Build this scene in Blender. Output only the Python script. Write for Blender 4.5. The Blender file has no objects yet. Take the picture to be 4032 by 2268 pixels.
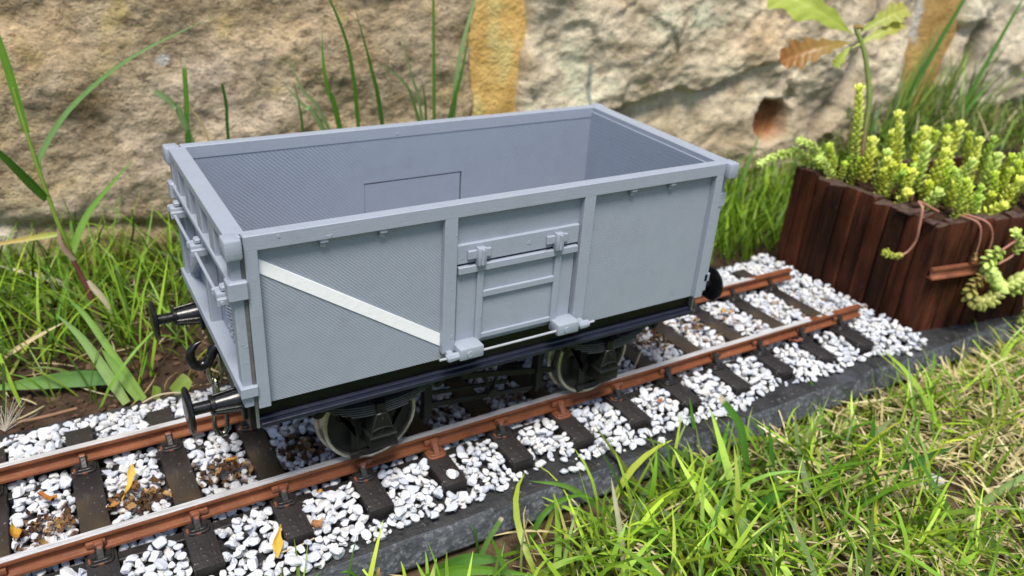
import bpy, bmesh, math, random
import numpy as np
from mathutils import Vector, Matrix

S = 0.01                      # 1 scene unit = 100 mm; everything below is written in millimetres
rng = random.Random(11)
nr = np.random.default_rng(11)
scene = bpy.context.scene
COL = scene.collection

# ------------------------------------------------------------------ helpers
def link(o, parent=None):
    COL.objects.link(o)
    if parent is not None:
        o.parent = parent
    return o

def tag(o, label=None, cat=None, group=None, kind=None):
    if label: o['label'] = label
    if cat: o['category'] = cat
    if group: o['group'] = group
    if kind: o['kind'] = kind
    return o

def empty(name, loc=(0, 0, 0), rot=(0, 0, 0)):
    o = bpy.data.objects.new(name, None)
    o.empty_display_size = .1
    o.location = Vector(loc) * S
    o.rotation_euler = rot
    return link(o)

def finish(me, smooth=True, ang=35):
    if smooth:
        me.polygons.foreach_set('use_smooth', [True] * len(me.polygons))
        if ang: me.set_sharp_from_angle(angle=math.radians(ang))
    me.update()
    return me

def mesh_obj(name, verts, faces, mat, parent=None, smooth=True, ang=35, cols=None, scale=S):
    me = bpy.data.meshes.new(name)
    v = np.asarray(verts, dtype=np.float64) * scale
    me.from_pydata(v.tolist(), [], faces if isinstance(faces, list) else faces.tolist())
    if cols is not None:
        a = me.color_attributes.new('Col', 'FLOAT_COLOR', 'POINT')
        c = np.ones((len(v), 4), dtype=np.float32); c[:, :3] = cols
        a.data.foreach_set('color', c.ravel())
    if mat is not None: me.materials.append(mat)
    finish(me, smooth, ang)
    return link(bpy.data.objects.new(name, me), parent)

class B:
    """collects shapes (mm) into one mesh"""
    def __init__(s): s.bm = bmesh.new()
    def _merge(s, b2):
        me = bpy.data.meshes.new('t'); b2.to_mesh(me); b2.free(); s.bm.from_mesh(me); bpy.data.meshes.remove(me)
    def box(s, x0, x1, y0, y1, z0, z1, bev=.22, M=None, seg=1):
        b = bmesh.new()
        bmesh.ops.create_cube(b, size=1)
        for v in b.verts:
            v.co = Vector(((x0 + x1) / 2 + v.co.x * (x1 - x0), (y0 + y1) / 2 + v.co.y * (y1 - y0), (z0 + z1) / 2 + v.co.z * (z1 - z0)))
        m = min(abs(x1 - x0), abs(y1 - y0), abs(z1 - z0))
        bev = min(bev, m * .3)
        if bev > 0: bmesh.ops.bevel(b, geom=b.edges[:], offset=bev, segments=seg, affect='EDGES', profile=.5)
        if M is not None: b.transform(M)
        s._merge(b); return s
    def bar(s, p0, p1, w, t, up=(0, 0, 1), bev=.15):
        p0, p1 = Vector(p0), Vector(p1); d = p1 - p0; L = d.length; d.normalize()
        up = Vector(up); sd = d.cross(up).normalized(); u2 = sd.cross(d)
        M = Matrix((d, sd, u2)).transposed().to_4x4(); M.translation = p0
        return s.box(0, L, -w / 2, w / 2, -t / 2, t / 2, bev, M)
    def ring(s, rings, cap=True, closed=False):
        vs = [[s.bm.verts.new(p) for p in r] for r in rings]
        n = len(vs[0]); m = len(vs)
        for i in range(m if closed else m - 1):
            a, b = vs[i], vs[(i + 1) % m]
            for j in range(n):
                try: s.bm.faces.new((a[j], a[(j + 1) % n], b[(j + 1) % n], b[j]))
                except ValueError: pass
        if cap and not closed:
            s.bm.faces.new(vs[0][::-1]); s.bm.faces.new(vs[-1])
        return s
    def tube(s, pts, r, n=10, closed=False):
        pts = [Vector(p) for p in pts]; m = len(pts)
        rr = r if isinstance(r, (list, tuple)) else [r] * m
        rings = []; prev = None
        for i, p in enumerate(pts):
            a = pts[(i - 1) % m] if (i > 0 or closed) else p
            b = pts[(i + 1) % m] if (i < m - 1 or closed) else p
            d = (b - a).normalized()
            if prev is None:
                x = d.orthogonal().normalized()
            else:
                x = (prev - d * prev.dot(d)).normalized()
            prev = x; y = d.cross(x)
            rings.append([p + (x * math.cos(2 * math.pi * k / n) + y * math.sin(2 * math.pi * k / n)) * rr[i] for k in range(n)])
        return s.ring(rings, closed=closed)
    def lathe(s, prof, org, axis, n=32):
        """prof: list of (along, radius)"""
        org = Vector(org); ax = Vector(axis).normalized(); x = ax.orthogonal().normalized(); y = ax.cross(x)
        rings = [[org + ax * a + (x * math.cos(2 * math.pi * k / n) + y * math.sin(2 * math.pi * k / n)) * max(r, 1e-3) for k in range(n)] for a, r in prof]
        return s.ring(rings)
    def prism(s, poly, y0, y1, plane='xz', bev=.15):
        b = bmesh.new()
        def P(a, c, d): return {'xz': (a, d, c), 'yz': (d, a, c), 'xy': (a, c, d)}[plane]
        f0 = b.faces.new([b.verts.new(P(a, c, y0)) for a, c in poly])
        r = bmesh.ops.extrude_face_region(b, geom=[f0])
        off = Vector(P(0, 0, y1 - y0))
        for e in r['geom']:
            if isinstance(e, bmesh.types.BMVert): e.co += off
        bmesh.ops.recalc_face_normals(b, faces=b.faces[:])
        if bev: bmesh.ops.bevel(b, geom=b.edges[:], offset=bev, segments=1, affect='EDGES', profile=.5)
        s._merge(b); return s
    def holed(s, outer, holes, y0, y1, plane='xz'):
        cu = bpy.data.curves.new('c', 'CURVE'); cu.dimensions = '2D'; cu.fill_mode = 'BOTH'; cu.extrude = abs(y1 - y0) / 2
        for poly in [outer] + holes:
            sp = cu.splines.new('POLY'); sp.points.add(len(poly) - 1)
            for k, (a, c) in enumerate(poly): sp.points[k].co = (a, c, 0, 1)
            sp.use_cyclic_u = True
        ob = bpy.data.objects.new('c', cu); me = bpy.data.meshes.new_from_object(ob)
        b = bmesh.new(); b.from_mesh(me); ym = (y0 + y1) / 2
        for v in b.verts:
            a, c, d = v.co
            v.co = {'xz': (a, ym + d, c), 'yz': (ym + d, a, c)}[plane]
        bmesh.ops.recalc_face_normals(b, faces=b.faces[:])
        bpy.data.objects.remove(ob); bpy.data.curves.remove(cu); bpy.data.meshes.remove(me)
        s._merge(b); return s
    def build(s, name, mat, parent=None, smooth=True, ang=35, recalc=True):
        if recalc: bmesh.ops.recalc_face_normals(s.bm, faces=s.bm.faces[:])
        me = bpy.data.meshes.new(name)
        s.bm.transform(Matrix.Scale(S, 4)); s.bm.to_mesh(me); s.bm.free()
        if mat: me.materials.append(mat)
        finish(me, smooth, ang)
        return link(bpy.data.objects.new(name, me), parent)

def circ(cx, cz, r, n=32): return [(cx + r * math.cos(2 * math.pi * k / n), cz + r * math.sin(2 * math.pi * k / n)) for k in range(n)]

# numpy gradient noise
_perm = nr.permutation(512); _perm = np.concatenate([_perm, _perm, _perm])
_ga = nr.random(512) * 2 * math.pi; _gx = np.cos(_ga); _gy = np.sin(_ga)
def pn(x, y):
    x = np.asarray(x, float); y = np.asarray(y, float)
    xi = np.floor(x).astype(int); yi = np.floor(y).astype(int); xf = x - xi; yf = y - yi
    u = xf * xf * xf * (xf * (xf * 6 - 15) + 10); v = yf * yf * yf * (yf * (yf * 6 - 15) + 10)
    def g(i, j, dx, dy):
        h = _perm[(_perm[(xi + i) & 511] + ((yi + j) & 511)) & 511]
        return _gx[h] * dx + _gy[h] * dy
    a = g(0, 0, xf, yf); b = g(1, 0, xf - 1, yf); c = g(0, 1, xf, yf - 1); d = g(1, 1, xf - 1, yf - 1)
    return ((a + u * (b - a)) + v * ((c + u * (d - c)) - (a + u * (b - a)))) * 1.5
def fbm(x, y, o=5, gain=.5, ridge=False):
    t = np.zeros_like(np.asarray(x, float)); a = 1; f = 1; n = 0
    for i in range(o):
        v = pn(x * f + 17.3 * i, y * f - 9.1 * i)
        if ridge: v = 1 - 2 * np.abs(v)
        t += a * v; n += a; a *= gain; f *= 2.03
    return t / n
def sstep(a, b, x):
    t = np.clip((x - a) / (b - a), 0, 1); return t * t * (3 - 2 * t)

# ------------------------------------------------------------------ materials
class NT:
    def __init__(s, name):
        s.m = bpy.data.materials.new(name); s.m.use_nodes = True
        s.t = s.m.node_tree; s.t.nodes.clear()
        s.out = s.t.nodes.new('ShaderNodeOutputMaterial')
        s.bs = s.t.nodes.new('ShaderNodeBsdfPrincipled')
        s.t.links.new(s.bs.outputs[0], s.out.inputs[0])
        s.tc = s.t.nodes.new('ShaderNodeTexCoord')
    def node(s, ty, ins=None, **at):
        n = s.t.nodes.new(ty)
        for k, v in at.items(): setattr(n, k, v)
        for k, v in (ins or {}).items(): s.set(n.inputs[k], v)
        return n
    def set(s, sock, v):
        if hasattr(v, 'is_output') or isinstance(v, bpy.types.NodeSocket): s.t.links.new(v, sock)
        else: sock.default_value = v
    def math(s, op, a, b=0., clamp=False):
        n = s.node('ShaderNodeMath', {0: a, 1: b}, operation=op, use_clamp=clamp); return n.outputs[0]
    def noise(s, scale, detail=4, rough=.55, vec=None, dist=0., w=None):
        n = s.node('ShaderNodeTexNoise', {'Scale': scale, 'Detail': detail, 'Roughness': rough, 'Distortion': dist})
        s.t.links.new(vec if vec is not None else s.tc.outputs['Object'], n.inputs['Vector']); return n.outputs['Fac']
    def vor(s, scale, vec=None, feature='F1', out='Distance', rnd=1.):
        n = s.node('ShaderNodeTexVoronoi', {'Scale': scale, 'Randomness': rnd}, feature=feature)
        s.t.links.new(vec if vec is not None else s.tc.outputs['Object'], n.inputs['Vector']); return n.outputs[out]
    def ramp(s, fac, stops, interp='LINEAR'):
        n = s.node('ShaderNodeValToRGB'); s.set(n.inputs[0], fac); cr = n.color_ramp; cr.interpolation = interp
        while len(cr.elements) < len(stops): cr.elements.new(.5)
        for e, (p, c) in zip(cr.elements, stops):
            e.position = p; e.color = (c, c, c, 1) if isinstance(c, (int, float)) else (*c, 1)
        return n.outputs[0]
    def mix(s, fac, a, b, mode='MIX'):
        n = s.node('ShaderNodeMix', data_type='RGBA', blend_type=mode)
        def c(v): return (*v, 1) if isinstance(v, tuple) and len(v) == 3 else v
        s.set(n.inputs[0], fac); s.set(n.inputs[6], c(a)); s.set(n.inputs[7], c(b)); return n.outputs[2]
    def attr(s, name='Col'):
        return s.node('ShaderNodeAttribute', attribute_name=name).outputs['Color']
    def bump(s, h, dist=.01, strength=1., normal=None):
        n = s.node('ShaderNodeBump', {'Height': h, 'Distance': dist, 'Strength': strength})
        if normal is not None: s.t.links.new(normal, n.inputs['Normal'])
        return n.outputs[0]
    def P(s, **k):
        for a, v in k.items():
            nm = {'color': 'Base Color', 'rough': 'Roughness', 'metal': 'Metallic', 'normal': 'Normal', 'spec': 'Specular IOR Level', 'sss': 'Subsurface Weight', 'coat': 'Coat Weight'}[a]
            if nm == 'Base Color' and isinstance(v, tuple) and len(v) == 3: v = (*v, 1)
            s.set(s.bs.inputs[nm], v)
        return s
    def translucent(s, col, w=.3):
        tr = s.node('ShaderNodeBsdfTranslucent'); s.set(tr.inputs[0], (*col, 1) if isinstance(col, tuple) else col)
        if 'Normal' in tr.inputs: pass
        mx = s.node('ShaderNodeMixShader'); mx.inputs[0].default_value = w
        s.t.links.new(s.bs.outputs[0], mx.inputs[1]); s.t.links.new(tr.outputs[0], mx.inputs[2]); s.t.links.new(mx.outputs[0], s.out.inputs[0])

def obj_xyz(t):
    n = t.node('ShaderNodeSeparateXYZ'); t.t.links.new(t.tc.outputs['Object'], n.inputs[0]); return n.outputs

GREY = (.288, .322, .380)
def grey_paint(name, lines=None, mask=False, base=GREY, amp=.03, LC=.24):
    """brush-painted 3-D print; lines = pitch in mm of the diagonal print ridges"""
    t = NT(name)
    n1 = t.noise(14, 3); n2 = t.noise(2.2, 3)
    c = t.mix(t.ramp(n1, [(.35, 0.), (.65, 1.)]), tuple(v * .955 for v in base), tuple(v * 1.035 for v in base))
    c = t.mix(t.ramp(n2, [(.3, 0.), (.7, 1.)]), c, tuple(v * 1.02 for v in base))
    micro = t.noise(75, 4, .6)
    h = t.math('MULTIPLY', micro, .25)
    x, y, z = obj_xyz(t)
    if lines:
        ph = t.math('ADD', t.math('ADD', x, z), t.math('MULTIPLY', t.noise(6, 2), .010))
        w = t.math('SINE', t.math('MULTIPLY', ph, 2 * math.pi / (lines * S)))
        w = t.math('MULTIPLY', w, .5)
        k = t.ramp(t.noise(5, 2), [(.28, .55), (.6, 1.)])
        if mask:
            ax = t.math('ABSOLUTE', t.math('SUBTRACT', x, .02))
            k = t.math('MULTIPLY', k, t.ramp(t.math('ADD', ax, t.math('MULTIPLY', t.noise(3.1, 2), .16)), [(.28, 0.08), (.46, 1.), (.74, 1.), (.86, .15)]))
        h = t.math('ADD', h, t.math('MULTIPLY', w, k))
        c = t.mix(t.math('MULTIPLY', t.math('ADD', t.math('MULTIPLY', w, -1.), .5), t.math('MULTIPLY', k, LC)), c, tuple(v * .62 for v in base))
    else:
        hz = t.math('SINE', t.math('MULTIPLY', t.math('ADD', z, t.math('MULTIPLY', t.noise(9, 2), .004)), 2 * math.pi / (1.0 * S)))
        h = t.math('ADD', h, t.math('MULTIPLY', hz, t.math('MULTIPLY', t.ramp(t.noise(7, 2), [(.4, 0.), (.62, 1.)]), .02)))
    # rubbed paint blobs
    blob = t.ramp(t.noise(30, 2), [(.70, 0.), (.76, 1.)])
    h = t.math('ADD', h, t.math('MULTIPLY', blob, .5))
    # dirt gathering low
    dirt = t.math('MULTIPLY', t.ramp(t.noise(11, 5, .7), [(.55, 0.), (.75, 1.)]), .18)
    c = t.mix(dirt, c, (.15, .15, .15))
    t.P(color=c, rough=t.ramp(micro, [(.3, .36), (.7, .52)]), normal=t.bump(h, amp * S * 10, .75), spec=.45)
    return t.m

def plain(name, col, rough=.5, metal=0., noise_amt=.12, bump=.0015, scale=40, spec=.5):
    t = NT(name); n = t.noise(scale, 5, .6)
    c = t.mix(t.ramp(n, [(.3, 0.), (.7, 1.)]), tuple(v * (1 - noise_amt) for v in col), tuple(min(1, v * (1 + noise_amt)) for v in col))
    t.P(color=c, rough=t.ramp(t.noise(scale * .6, 4), [(.3, rough * .8), (.7, min(1, rough * 1.2))]), metal=metal, normal=t.bump(n, bump, .6), spec=spec)
    return t.m

M = {}
M['grey'] = grey_paint('grey_paint')
M['grey_lines'] = grey_paint('grey_paint_printed', 1.05, base=(.284, .318, .374), amp=.007, LC=.11)
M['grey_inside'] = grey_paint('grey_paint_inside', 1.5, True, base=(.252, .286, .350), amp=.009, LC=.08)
M['white'] = plain('white_paint', (.87, .88, .89), .45, noise_amt=.03)
M['rod'] = plain('pale_rod', (.40, .42, .45), .35, .2)
M['black'] = plain('black_plastic', (.006, .006, .007), .25, noise_amt=.3, spec=.45)
M['under'] = plain('black_underframe', (.0095, .0102, .009), .36, noise_amt=.35, scale=20, spec=.28)
M['leaf_steel'] = plain('spring_steel_black', (.030, .032, .036), .22, noise_amt=.3, spec=.8)
M['navy'] = plain('navy_black_paint', (.013, .016, .030), .35, noise_amt=.25)
M['chain'] = plain('gunmetal_chain', (.30, .30, .24), .2, 1., noise_amt=.35, scale=60)
M['tyre'] = plain('steel_tyre', (.40, .395, .33), .28, .85, noise_amt=.25, scale=12)
M['seam'] = plain('dark_seam', (.09, .09, .085), .8, noise_amt=.4)
M['silver'] = plain('bare_edge', (.35, .36, .36), .35, .6, noise_amt=.3)

# rail: rusty brown paint, top worn to bright metal
t = NT('rail_brown')
x, y, z = obj_xyz(t)
n = t.noise(9, 5); n2 = t.noise(60, 4)
brown = t.mix(t.ramp(n, [(.3, 0.), (.7, 1.)]), (.135, .042, .017), (.225, .077, .031))
brown = t.mix(t.math('MULTIPLY', t.ramp(n2, [(.6, 0.), (.72, 1.)]), .5), brown, (.32, .14, .08))
stretch = t.node('ShaderNodeMapping', {'Scale': (1.2, 34, 34)}); t.t.links.new(t.tc.outputs['Object'], stretch.inputs[0])
streak = t.noise(6, 6, .7, vec=stretch.outputs[0])
steel = t.mix(t.ramp(streak, [(.38, 0.), (.62, 1.)]), (.36, .355, .35), (.68, .68, .69))
geo = t.node('ShaderNodeNewGeometry'); sn = t.node('ShaderNodeSeparateXYZ'); t.t.links.new(geo.outputs['Normal'], sn.inputs[0])
top = t.math('MULTIPLY', t.math('MULTIPLY', t.math('GREATER_THAN', sn.outputs[2], .6), t.math('LESS_THAN', t.math('ADD', x, t.math('MULTIPLY', t.noise(5, 3), .5)), 2.05)), t.math('GREATER_THAN', t.math('ADD', z, t.math('MULTIPLY', t.math('SUBTRACT', t.noise(7, 4), .5), .006)), -.0035))
t.P(spec=.3, color=t.mix(top, brown, steel), metal=t.math('MULTIPLY', top, .2), rough=t.ramp(n2, [(.3, .36), (.7, .5)]), normal=t.bump(t.math('ADD', n2, t.math('MULTIPLY', streak, 1.)), .004, .5))
M['rail'] = t.m
M['chair_brown'] = plain('chair_brown_paint', (.19, .066, .032), .5, noise_amt=.4, scale=18, bump=.004)
def chair_mix(name, lo):
    t = NT(name); n = t.noise(16, 4)
    c = t.mix(t.ramp(n, [(lo, 0.), (lo + .05, 1.)]), (.018, .016, .015), (.20, .07, .034))
    t.P(color=c, rough=.42, normal=t.bump(t.noise(50, 4), .004, .6)); return t.m
M['chair_part'] = chair_mix('chair_partly_painted', .50)
M['chair_black'] = chair_mix('chair_black_plastic', .66)
# sleeper: dark brown plastic with pale scuffs
t = NT('sleeper_plastic')
mp = t.node('ShaderNodeMapping', {'Scale': (3.0, .45, 1.)}); t.t.links.new(t.tc.outputs['Object'], mp.inputs[0])
grain = t.noise(14, 6, .65, vec=mp.outputs[0])
n = t.noise(5, 5); fle = t.noise(70, 3)
c = t.mix(t.ramp(n, [(.35, 0.), (.7, 1.)]), (.015, .012, .0115), (.031, .025, .0225))
c = t.mix(t.math('MULTIPLY', t.ramp(t.noise(2.6, 4), [(.55, 0.), (.68, 1.)]), .75), c, (.062, .038, .013))
c = t.mix(t.math('MULTIPLY', t.ramp(grain, [(.62, 0.), (.74, 1.)]), .22), c, (.17, .155, .15))
c = t.mix(t.math('MULTIPLY', t.ramp(fle, [(.66, 0.), (.72, 1.)]), .65), c, (.36, .35, .34))
t.P(color=c, rough=t.ramp(n, [(.3, .48), (.7, .66)]), normal=t.bump(t.math('ADD', grain, t.math('MULTIPLY', fle, .4)), .006, .7))
M['sleeper'] = t.m
M['web'] = plain('track_web', (.016, .014, .013), .5, noise_amt=.4)
# slab
t = NT('slate_slab')
n = t.noise(12, 6, .7); n2 = t.noise(55, 4); n3 = t.noise(2.5, 4)
geo = t.node('ShaderNodeNewGeometry'); sn = t.node('ShaderNodeSeparateXYZ'); t.t.links.new(geo.outputs['Normal'], sn.inputs[0])
front = t.ramp(t.math('ADD', sn.outputs[2], t.math('MULTIPLY', t.math('SUBTRACT', n, .5), .25)), [(.55, 1.), (.75, 0.)])
topc = t.mix(t.ramp(n, [(.35, 0.), (.68, 1.)]), (.008, .008, .009), (.030, .030, .032))
topc = t.mix(t.math('MULTIPLY', t.ramp(n3, [(.56, 0.), (.72, 1.)]), .5), topc, (.12, .13, .155))
topc = t.mix(t.math('MULTIPLY', t.ramp(n2, [(.62, 0.), (.74, 1.)]), .5), topc, (.28, .27, .26))
frc = t.mix(t.ramp(n, [(.3, 0.), (.7, 1.)]), (.034, .038, .045), (.095, .103, .118))
frc = t.mix(t.ramp(n2, [(.5, 0.), (.7, .6)]), frc, (.25, .265, .285))
t.P(color=t.mix(front, topc, frc), rough=t.ramp(n, [(.3, .5), (.7, .8)]), normal=t.bump(t.math('ADD', n, t.math('MULTIPLY', n2, .6)), .012, .8))
M['slab'] = t.m
# pebbles
def pebble_mat(name, stain):
    t = NT(name); oi = t.node('ShaderNodeObjectInfo')
    att = t.attr('Col')
    n = t.noise(22, 5, .6); n2 = t.noise(70, 4)
    c = t.mix(t.ramp(n, [(.35, 0.), (.7, 1.)]), (.56, .57, .605), (.75, .75, .74))
    c = t.mix(t.math('MULTIPLY', t.ramp(n2, [(.6, 0.), (.8, 1.)]), .35), c, (.40, .42, .48))
    c = t.mix(1., c, att, 'MULTIPLY')
    if stain:
        c = t.mix(t.ramp(t.noise(26, 4, .6), [(.46, 0.), (.56, .92)]), c, (.17, .088, .036))
        c = t.mix(t.ramp(t.noise(40, 3), [(.6, 0.), (.66, .8)]), c, (.055, .03, .015))
    t.P(color=c, rough=.62, normal=t.bump(t.math('ADD', n, t.math('MULTIPLY', n2, .5)), .012, .8), spec=.3)
    return t.m
M['pebble'] = pebble_mat('white_marble', False)
M['pebble_stained'] = pebble_mat('stained_marble', True)
# vegetation with per-vertex colour
def leaf_mat(name, trans=.3, rough=.45, vein=0., mottled=.12):
    t = NT(name); a = t.attr('Col'); n = t.noise(25, 4); n2 = t.noise(6, 3)
    c = t.mix(t.math('MULTIPLY', t.ramp(n, [(.35, 0.), (.7, 1.)]), mottled * 2.2), a, t.mix(1., a, (.55, .62, .45), 'MULTIPLY'))
    t.P(color=c, rough=t.ramp(n2, [(.3, rough * .8), (.7, rough * 1.3)]), normal=t.bump(n, .003, .4), spec=.4)
    t.translucent(c, trans); return t.m
M['blade'] = leaf_mat('grass_blade', .32)
M['thatch'] = leaf_mat('dry_thatch', .2, .7)
M['sedum'] = leaf_mat('sedum_leaf', .38, .4, mottled=.05)
M['oak'] = leaf_mat('oak_leaf', .4, .4)
M['petal'] = leaf_mat('dry_petal', .2, .75, mottled=.3)
M['stem'] = leaf_mat('plant_stem', .05, .5)
# soil
t = NT('garden_soil'); a = t.attr('Col')
n = t.noise(7, 7, .68); n2 = t.noise(38, 5, .65)
c = t.mix(t.ramp(n, [(.35, 0.), (.7, 1.)]), t.mix(1., a, (.50, .48, .46), 'MULTIPLY'), t.mix(1., a, (1.35, 1.3, 1.25), 'MULTIPLY'))
c = t.mix(t.math('MULTIPLY', t.ramp(n2, [(.58, 0.), (.75, 1.)]), .45), c, t.mix(1., a, (2.2, 2.1, 2.0), 'MULTIPLY'))
c = t.mix(t.ramp(n2, [(.28, .8), (.42, 0.)]), c, t.mix(1., a, (.3, .3, .3), 'MULTIPLY'))
t.P(color=c, rough=.95, normal=t.bump(t.math('ADD', n, t.math('MULTIPLY', n2, .7)), .03, .9), spec=.15)
M['soil'] = t.m
# wall stone (macro colour in Col)
def stone_mat(name, con, pit, bmp):
    t = NT(name); a = t.attr('Col')
    mp = t.node('ShaderNodeMapping', {'Rotation': (0, .6, 0), 'Scale': (.85, 1, 1.1)}); t.t.links.new(t.tc.outputs['Object'], mp.inputs[0])
    n = t.noise(5.5, 8, .68, vec=mp.outputs[0], dist=.3); n2 = t.noise(27, 6, .66, vec=mp.outputs[0], dist=.2); n3 = t.noise(70, 4, .6)
    def k(v, f): return tuple(1 + (q - 1) * f for q in v)
    c = t.mix(t.ramp(n, [(.36, 0.), (.64, 1.)]), t.mix(1., a, k((.66, .62, .55), con), 'MULTIPLY'), t.mix(1., a, k((1.25, 1.24, 1.20), con), 'MULTIPLY'))
    c = t.mix(t.ramp(n2, [(.34, .8 * pit), (.46, 0.)]), c, t.mix(1., a, (.30, .27, .22), 'MULTIPLY'))
    c = t.mix(t.ramp(n2, [(.54, 0.), (.72, .55 * con)]), c, t.mix(1., a, (1.6, 1.52, 1.3), 'MULTIPLY'))
    c = t.mix(t.ramp(n3, [(.36, .5 * pit), (.46, 0.)]), c, t.mix(1., a, (.40, .37, .32), 'MULTIPLY'))
    c = t.mix(t.ramp(n3, [(.58, 0.), (.72, .35)]), c, t.mix(1., a, (1.7, 1.6, 1.42), 'MULTIPLY'))
    t.P(color=c, rough=.9, normal=t.bump(t.math('ADD', t.math('ADD', n, t.math('MULTIPLY', n2, .55)), t.math('MULTIPLY', n3, .22)), bmp, .9), spec=.2)
    return t.m
M['stone'] = stone_mat('brown_sandstone', 1.0, 1.0, .035)
M['stone_pale'] = stone_mat('pale_sandstone', .75, .55, .028)
t = NT('ochre_mortar'); a = t.attr('Col')
n = t.noise(9, 5); n2 = t.noise(50, 5, .6)
c = t.mix(t.ramp(n, [(.35, 0.), (.68, 1.)]), t.mix(1., a, (.86, .83, .75), 'MULTIPLY'), t.mix(1., a, (1.12, 1.12, 1.12), 'MULTIPLY'))
c = t.mix(t.ramp(n2, [(.62, 0.), (.76, .4)]), c, t.mix(1., a, (.62, .55, .42), 'MULTIPLY'))
t.P(color=c, rough=.9, normal=t.bump(t.math('ADD', n, t.math('MULTIPLY', n2, .8)), .022, .9), spec=.2)
M['mortar'] = t.m
# planter timber
def timber(name, lo, hi):
    t = NT(name)
    mp = t.node('ShaderNodeMapping', {'Scale': (4., 4., .5)}); t.t.links.new(t.tc.outputs['Object'], mp.inputs[0])
    g = t.noise(7, 6, .65, vec=mp.outputs[0]); n = t.noise(3, 4); n2 = t.noise(45, 4)
    c = t.mix(t.ramp(g, [(.35, 0.), (.68, 1.)]), lo, hi)
    c = t.mix(t.math('MULTIPLY', t.ramp(n, [(.45, 0.), (.7, 1.)]), .6), c, tuple(v * .45 for v in lo))
    c = t.mix(t.ramp(n2, [(.70, 0.), (.78, .4)]), c, (.2, .16, .13))
    geo = t.node('ShaderNodeNewGeometry'); sn = t.node('ShaderNodeSeparateXYZ'); t.t.links.new(geo.outputs['Normal'], sn.inputs[0])
    c = t.mix(t.math('MULTIPLY', t.math('GREATER_THAN', sn.outputs[2], .55), .8), c, t.mix(t.ramp(n2, [(.4, 0.), (.6, 1.)]), (.115, .082, .066), (.055, .036, .03)))
    t.P(color=c, rough=t.ramp(g, [(.3, .55), (.7, .8)]), normal=t.bump(t.math('ADD', g, t.math('MULTIPLY', n2, .3)), .012, .7), spec=.12); return t.m
M['timber'] = timber('stained_timber', (.022, .0075, .0045), (.088, .028, .014))
M['timber2'] = timber('stained_timber_red', (.030, .0095, .005), (.115, .036, .017))
M['timber3'] = timber('stained_timber_dark', (.014, .006, .004), (.050, .018, .010))
M['potsoil'] = plain('potting_soil', (.05, .028, .018), .95, noise_amt=.5, bump=.02, scale=18, spec=.1)

# ------------------------------------------------------------------ camera (solved from the photograph)
cam = bpy.data.cameras.new('camera'); co = bpy.data.objects.new('camera', cam); link(co)
r_ = Vector((0.8603684, -0.5060187, 0.0609205)); u_ = Vector((0.1854496, 0.4221449, 0.8873568)); f_ = Vector((0.4747364, 0.7521561, -0.4570411))
CAMP = Vector((-118.998, -225.128, 174.0175))
mw = Matrix((r_, u_, -f_)).transposed().to_4x4(); mw.translation = CAMP * S
co.matrix_world = mw
cam.sensor_width = 36; cam.lens = 3177.63 / 4032 * 36
cam.clip_start = .05; cam.clip_end = 2000
cam.dof.use_dof = True; cam.dof.focus_distance = 2.2; cam.dof.aperture_fstop = 1.9
scene.camera = co
def project(P):
    d = np.asarray(P, float) - np.array(CAMP); z = d @ np.array(f_)
    return 2016 + 3177.63 * (d @ np.array(r_)) / z, 1134 - 3177.63 * (d @ np.array(u_)) / z, z

# ------------------------------------------------------------------ light: bright open shade
w = bpy.data.worlds.new('World'); scene.world = w; w.use_nodes = True
wt = w.node_tree; bg = wt.nodes['Background']; sky = wt.nodes.new('ShaderNodeTexSky')
SUN_EL, SUN_AZ = math.radians(66), math.radians(208)       # azimuth clockwise from +Y
sky.sky_type = 'NISHITA'; sky.sun_disc = False; sky.sun_elevation = SUN_EL; sky.sun_rotation = SUN_AZ
sky.air_density = 1.0; sky.dust_density = 1.6; sky.ozone_density = 1.0
wt.links.new(sky.outputs[0], bg.inputs[0]); bg.inputs[1].default_value = .15
sl = bpy.data.lights.new('sun', 'SUN'); sl.energy = 5.0; sl.angle = math.radians(20); sl.color = (1, .95, .865)
so = bpy.data.objects.new('sun', sl); link(so)
sd = Vector((math.sin(SUN_AZ) * math.cos(SUN_EL), math.cos(SUN_AZ) * math.cos(SUN_EL), math.sin(SUN_EL)))
so.rotation_euler = sd.to_track_quat('Z', 'Y').to_euler(); so.location = sd * 20
scene.view_settings.view_transform = 'Standard'; scene.view_settings.look = 'None'; scene.view_settings.exposure = 0

# ================================================================== WAGON
TOP = 91.4
wagon = empty('mineral_wagon', (0, 0, 0))
tag(wagon, 'grey model open mineral wagon with white diagonal stripe, standing on the track', 'wagon')

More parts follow.
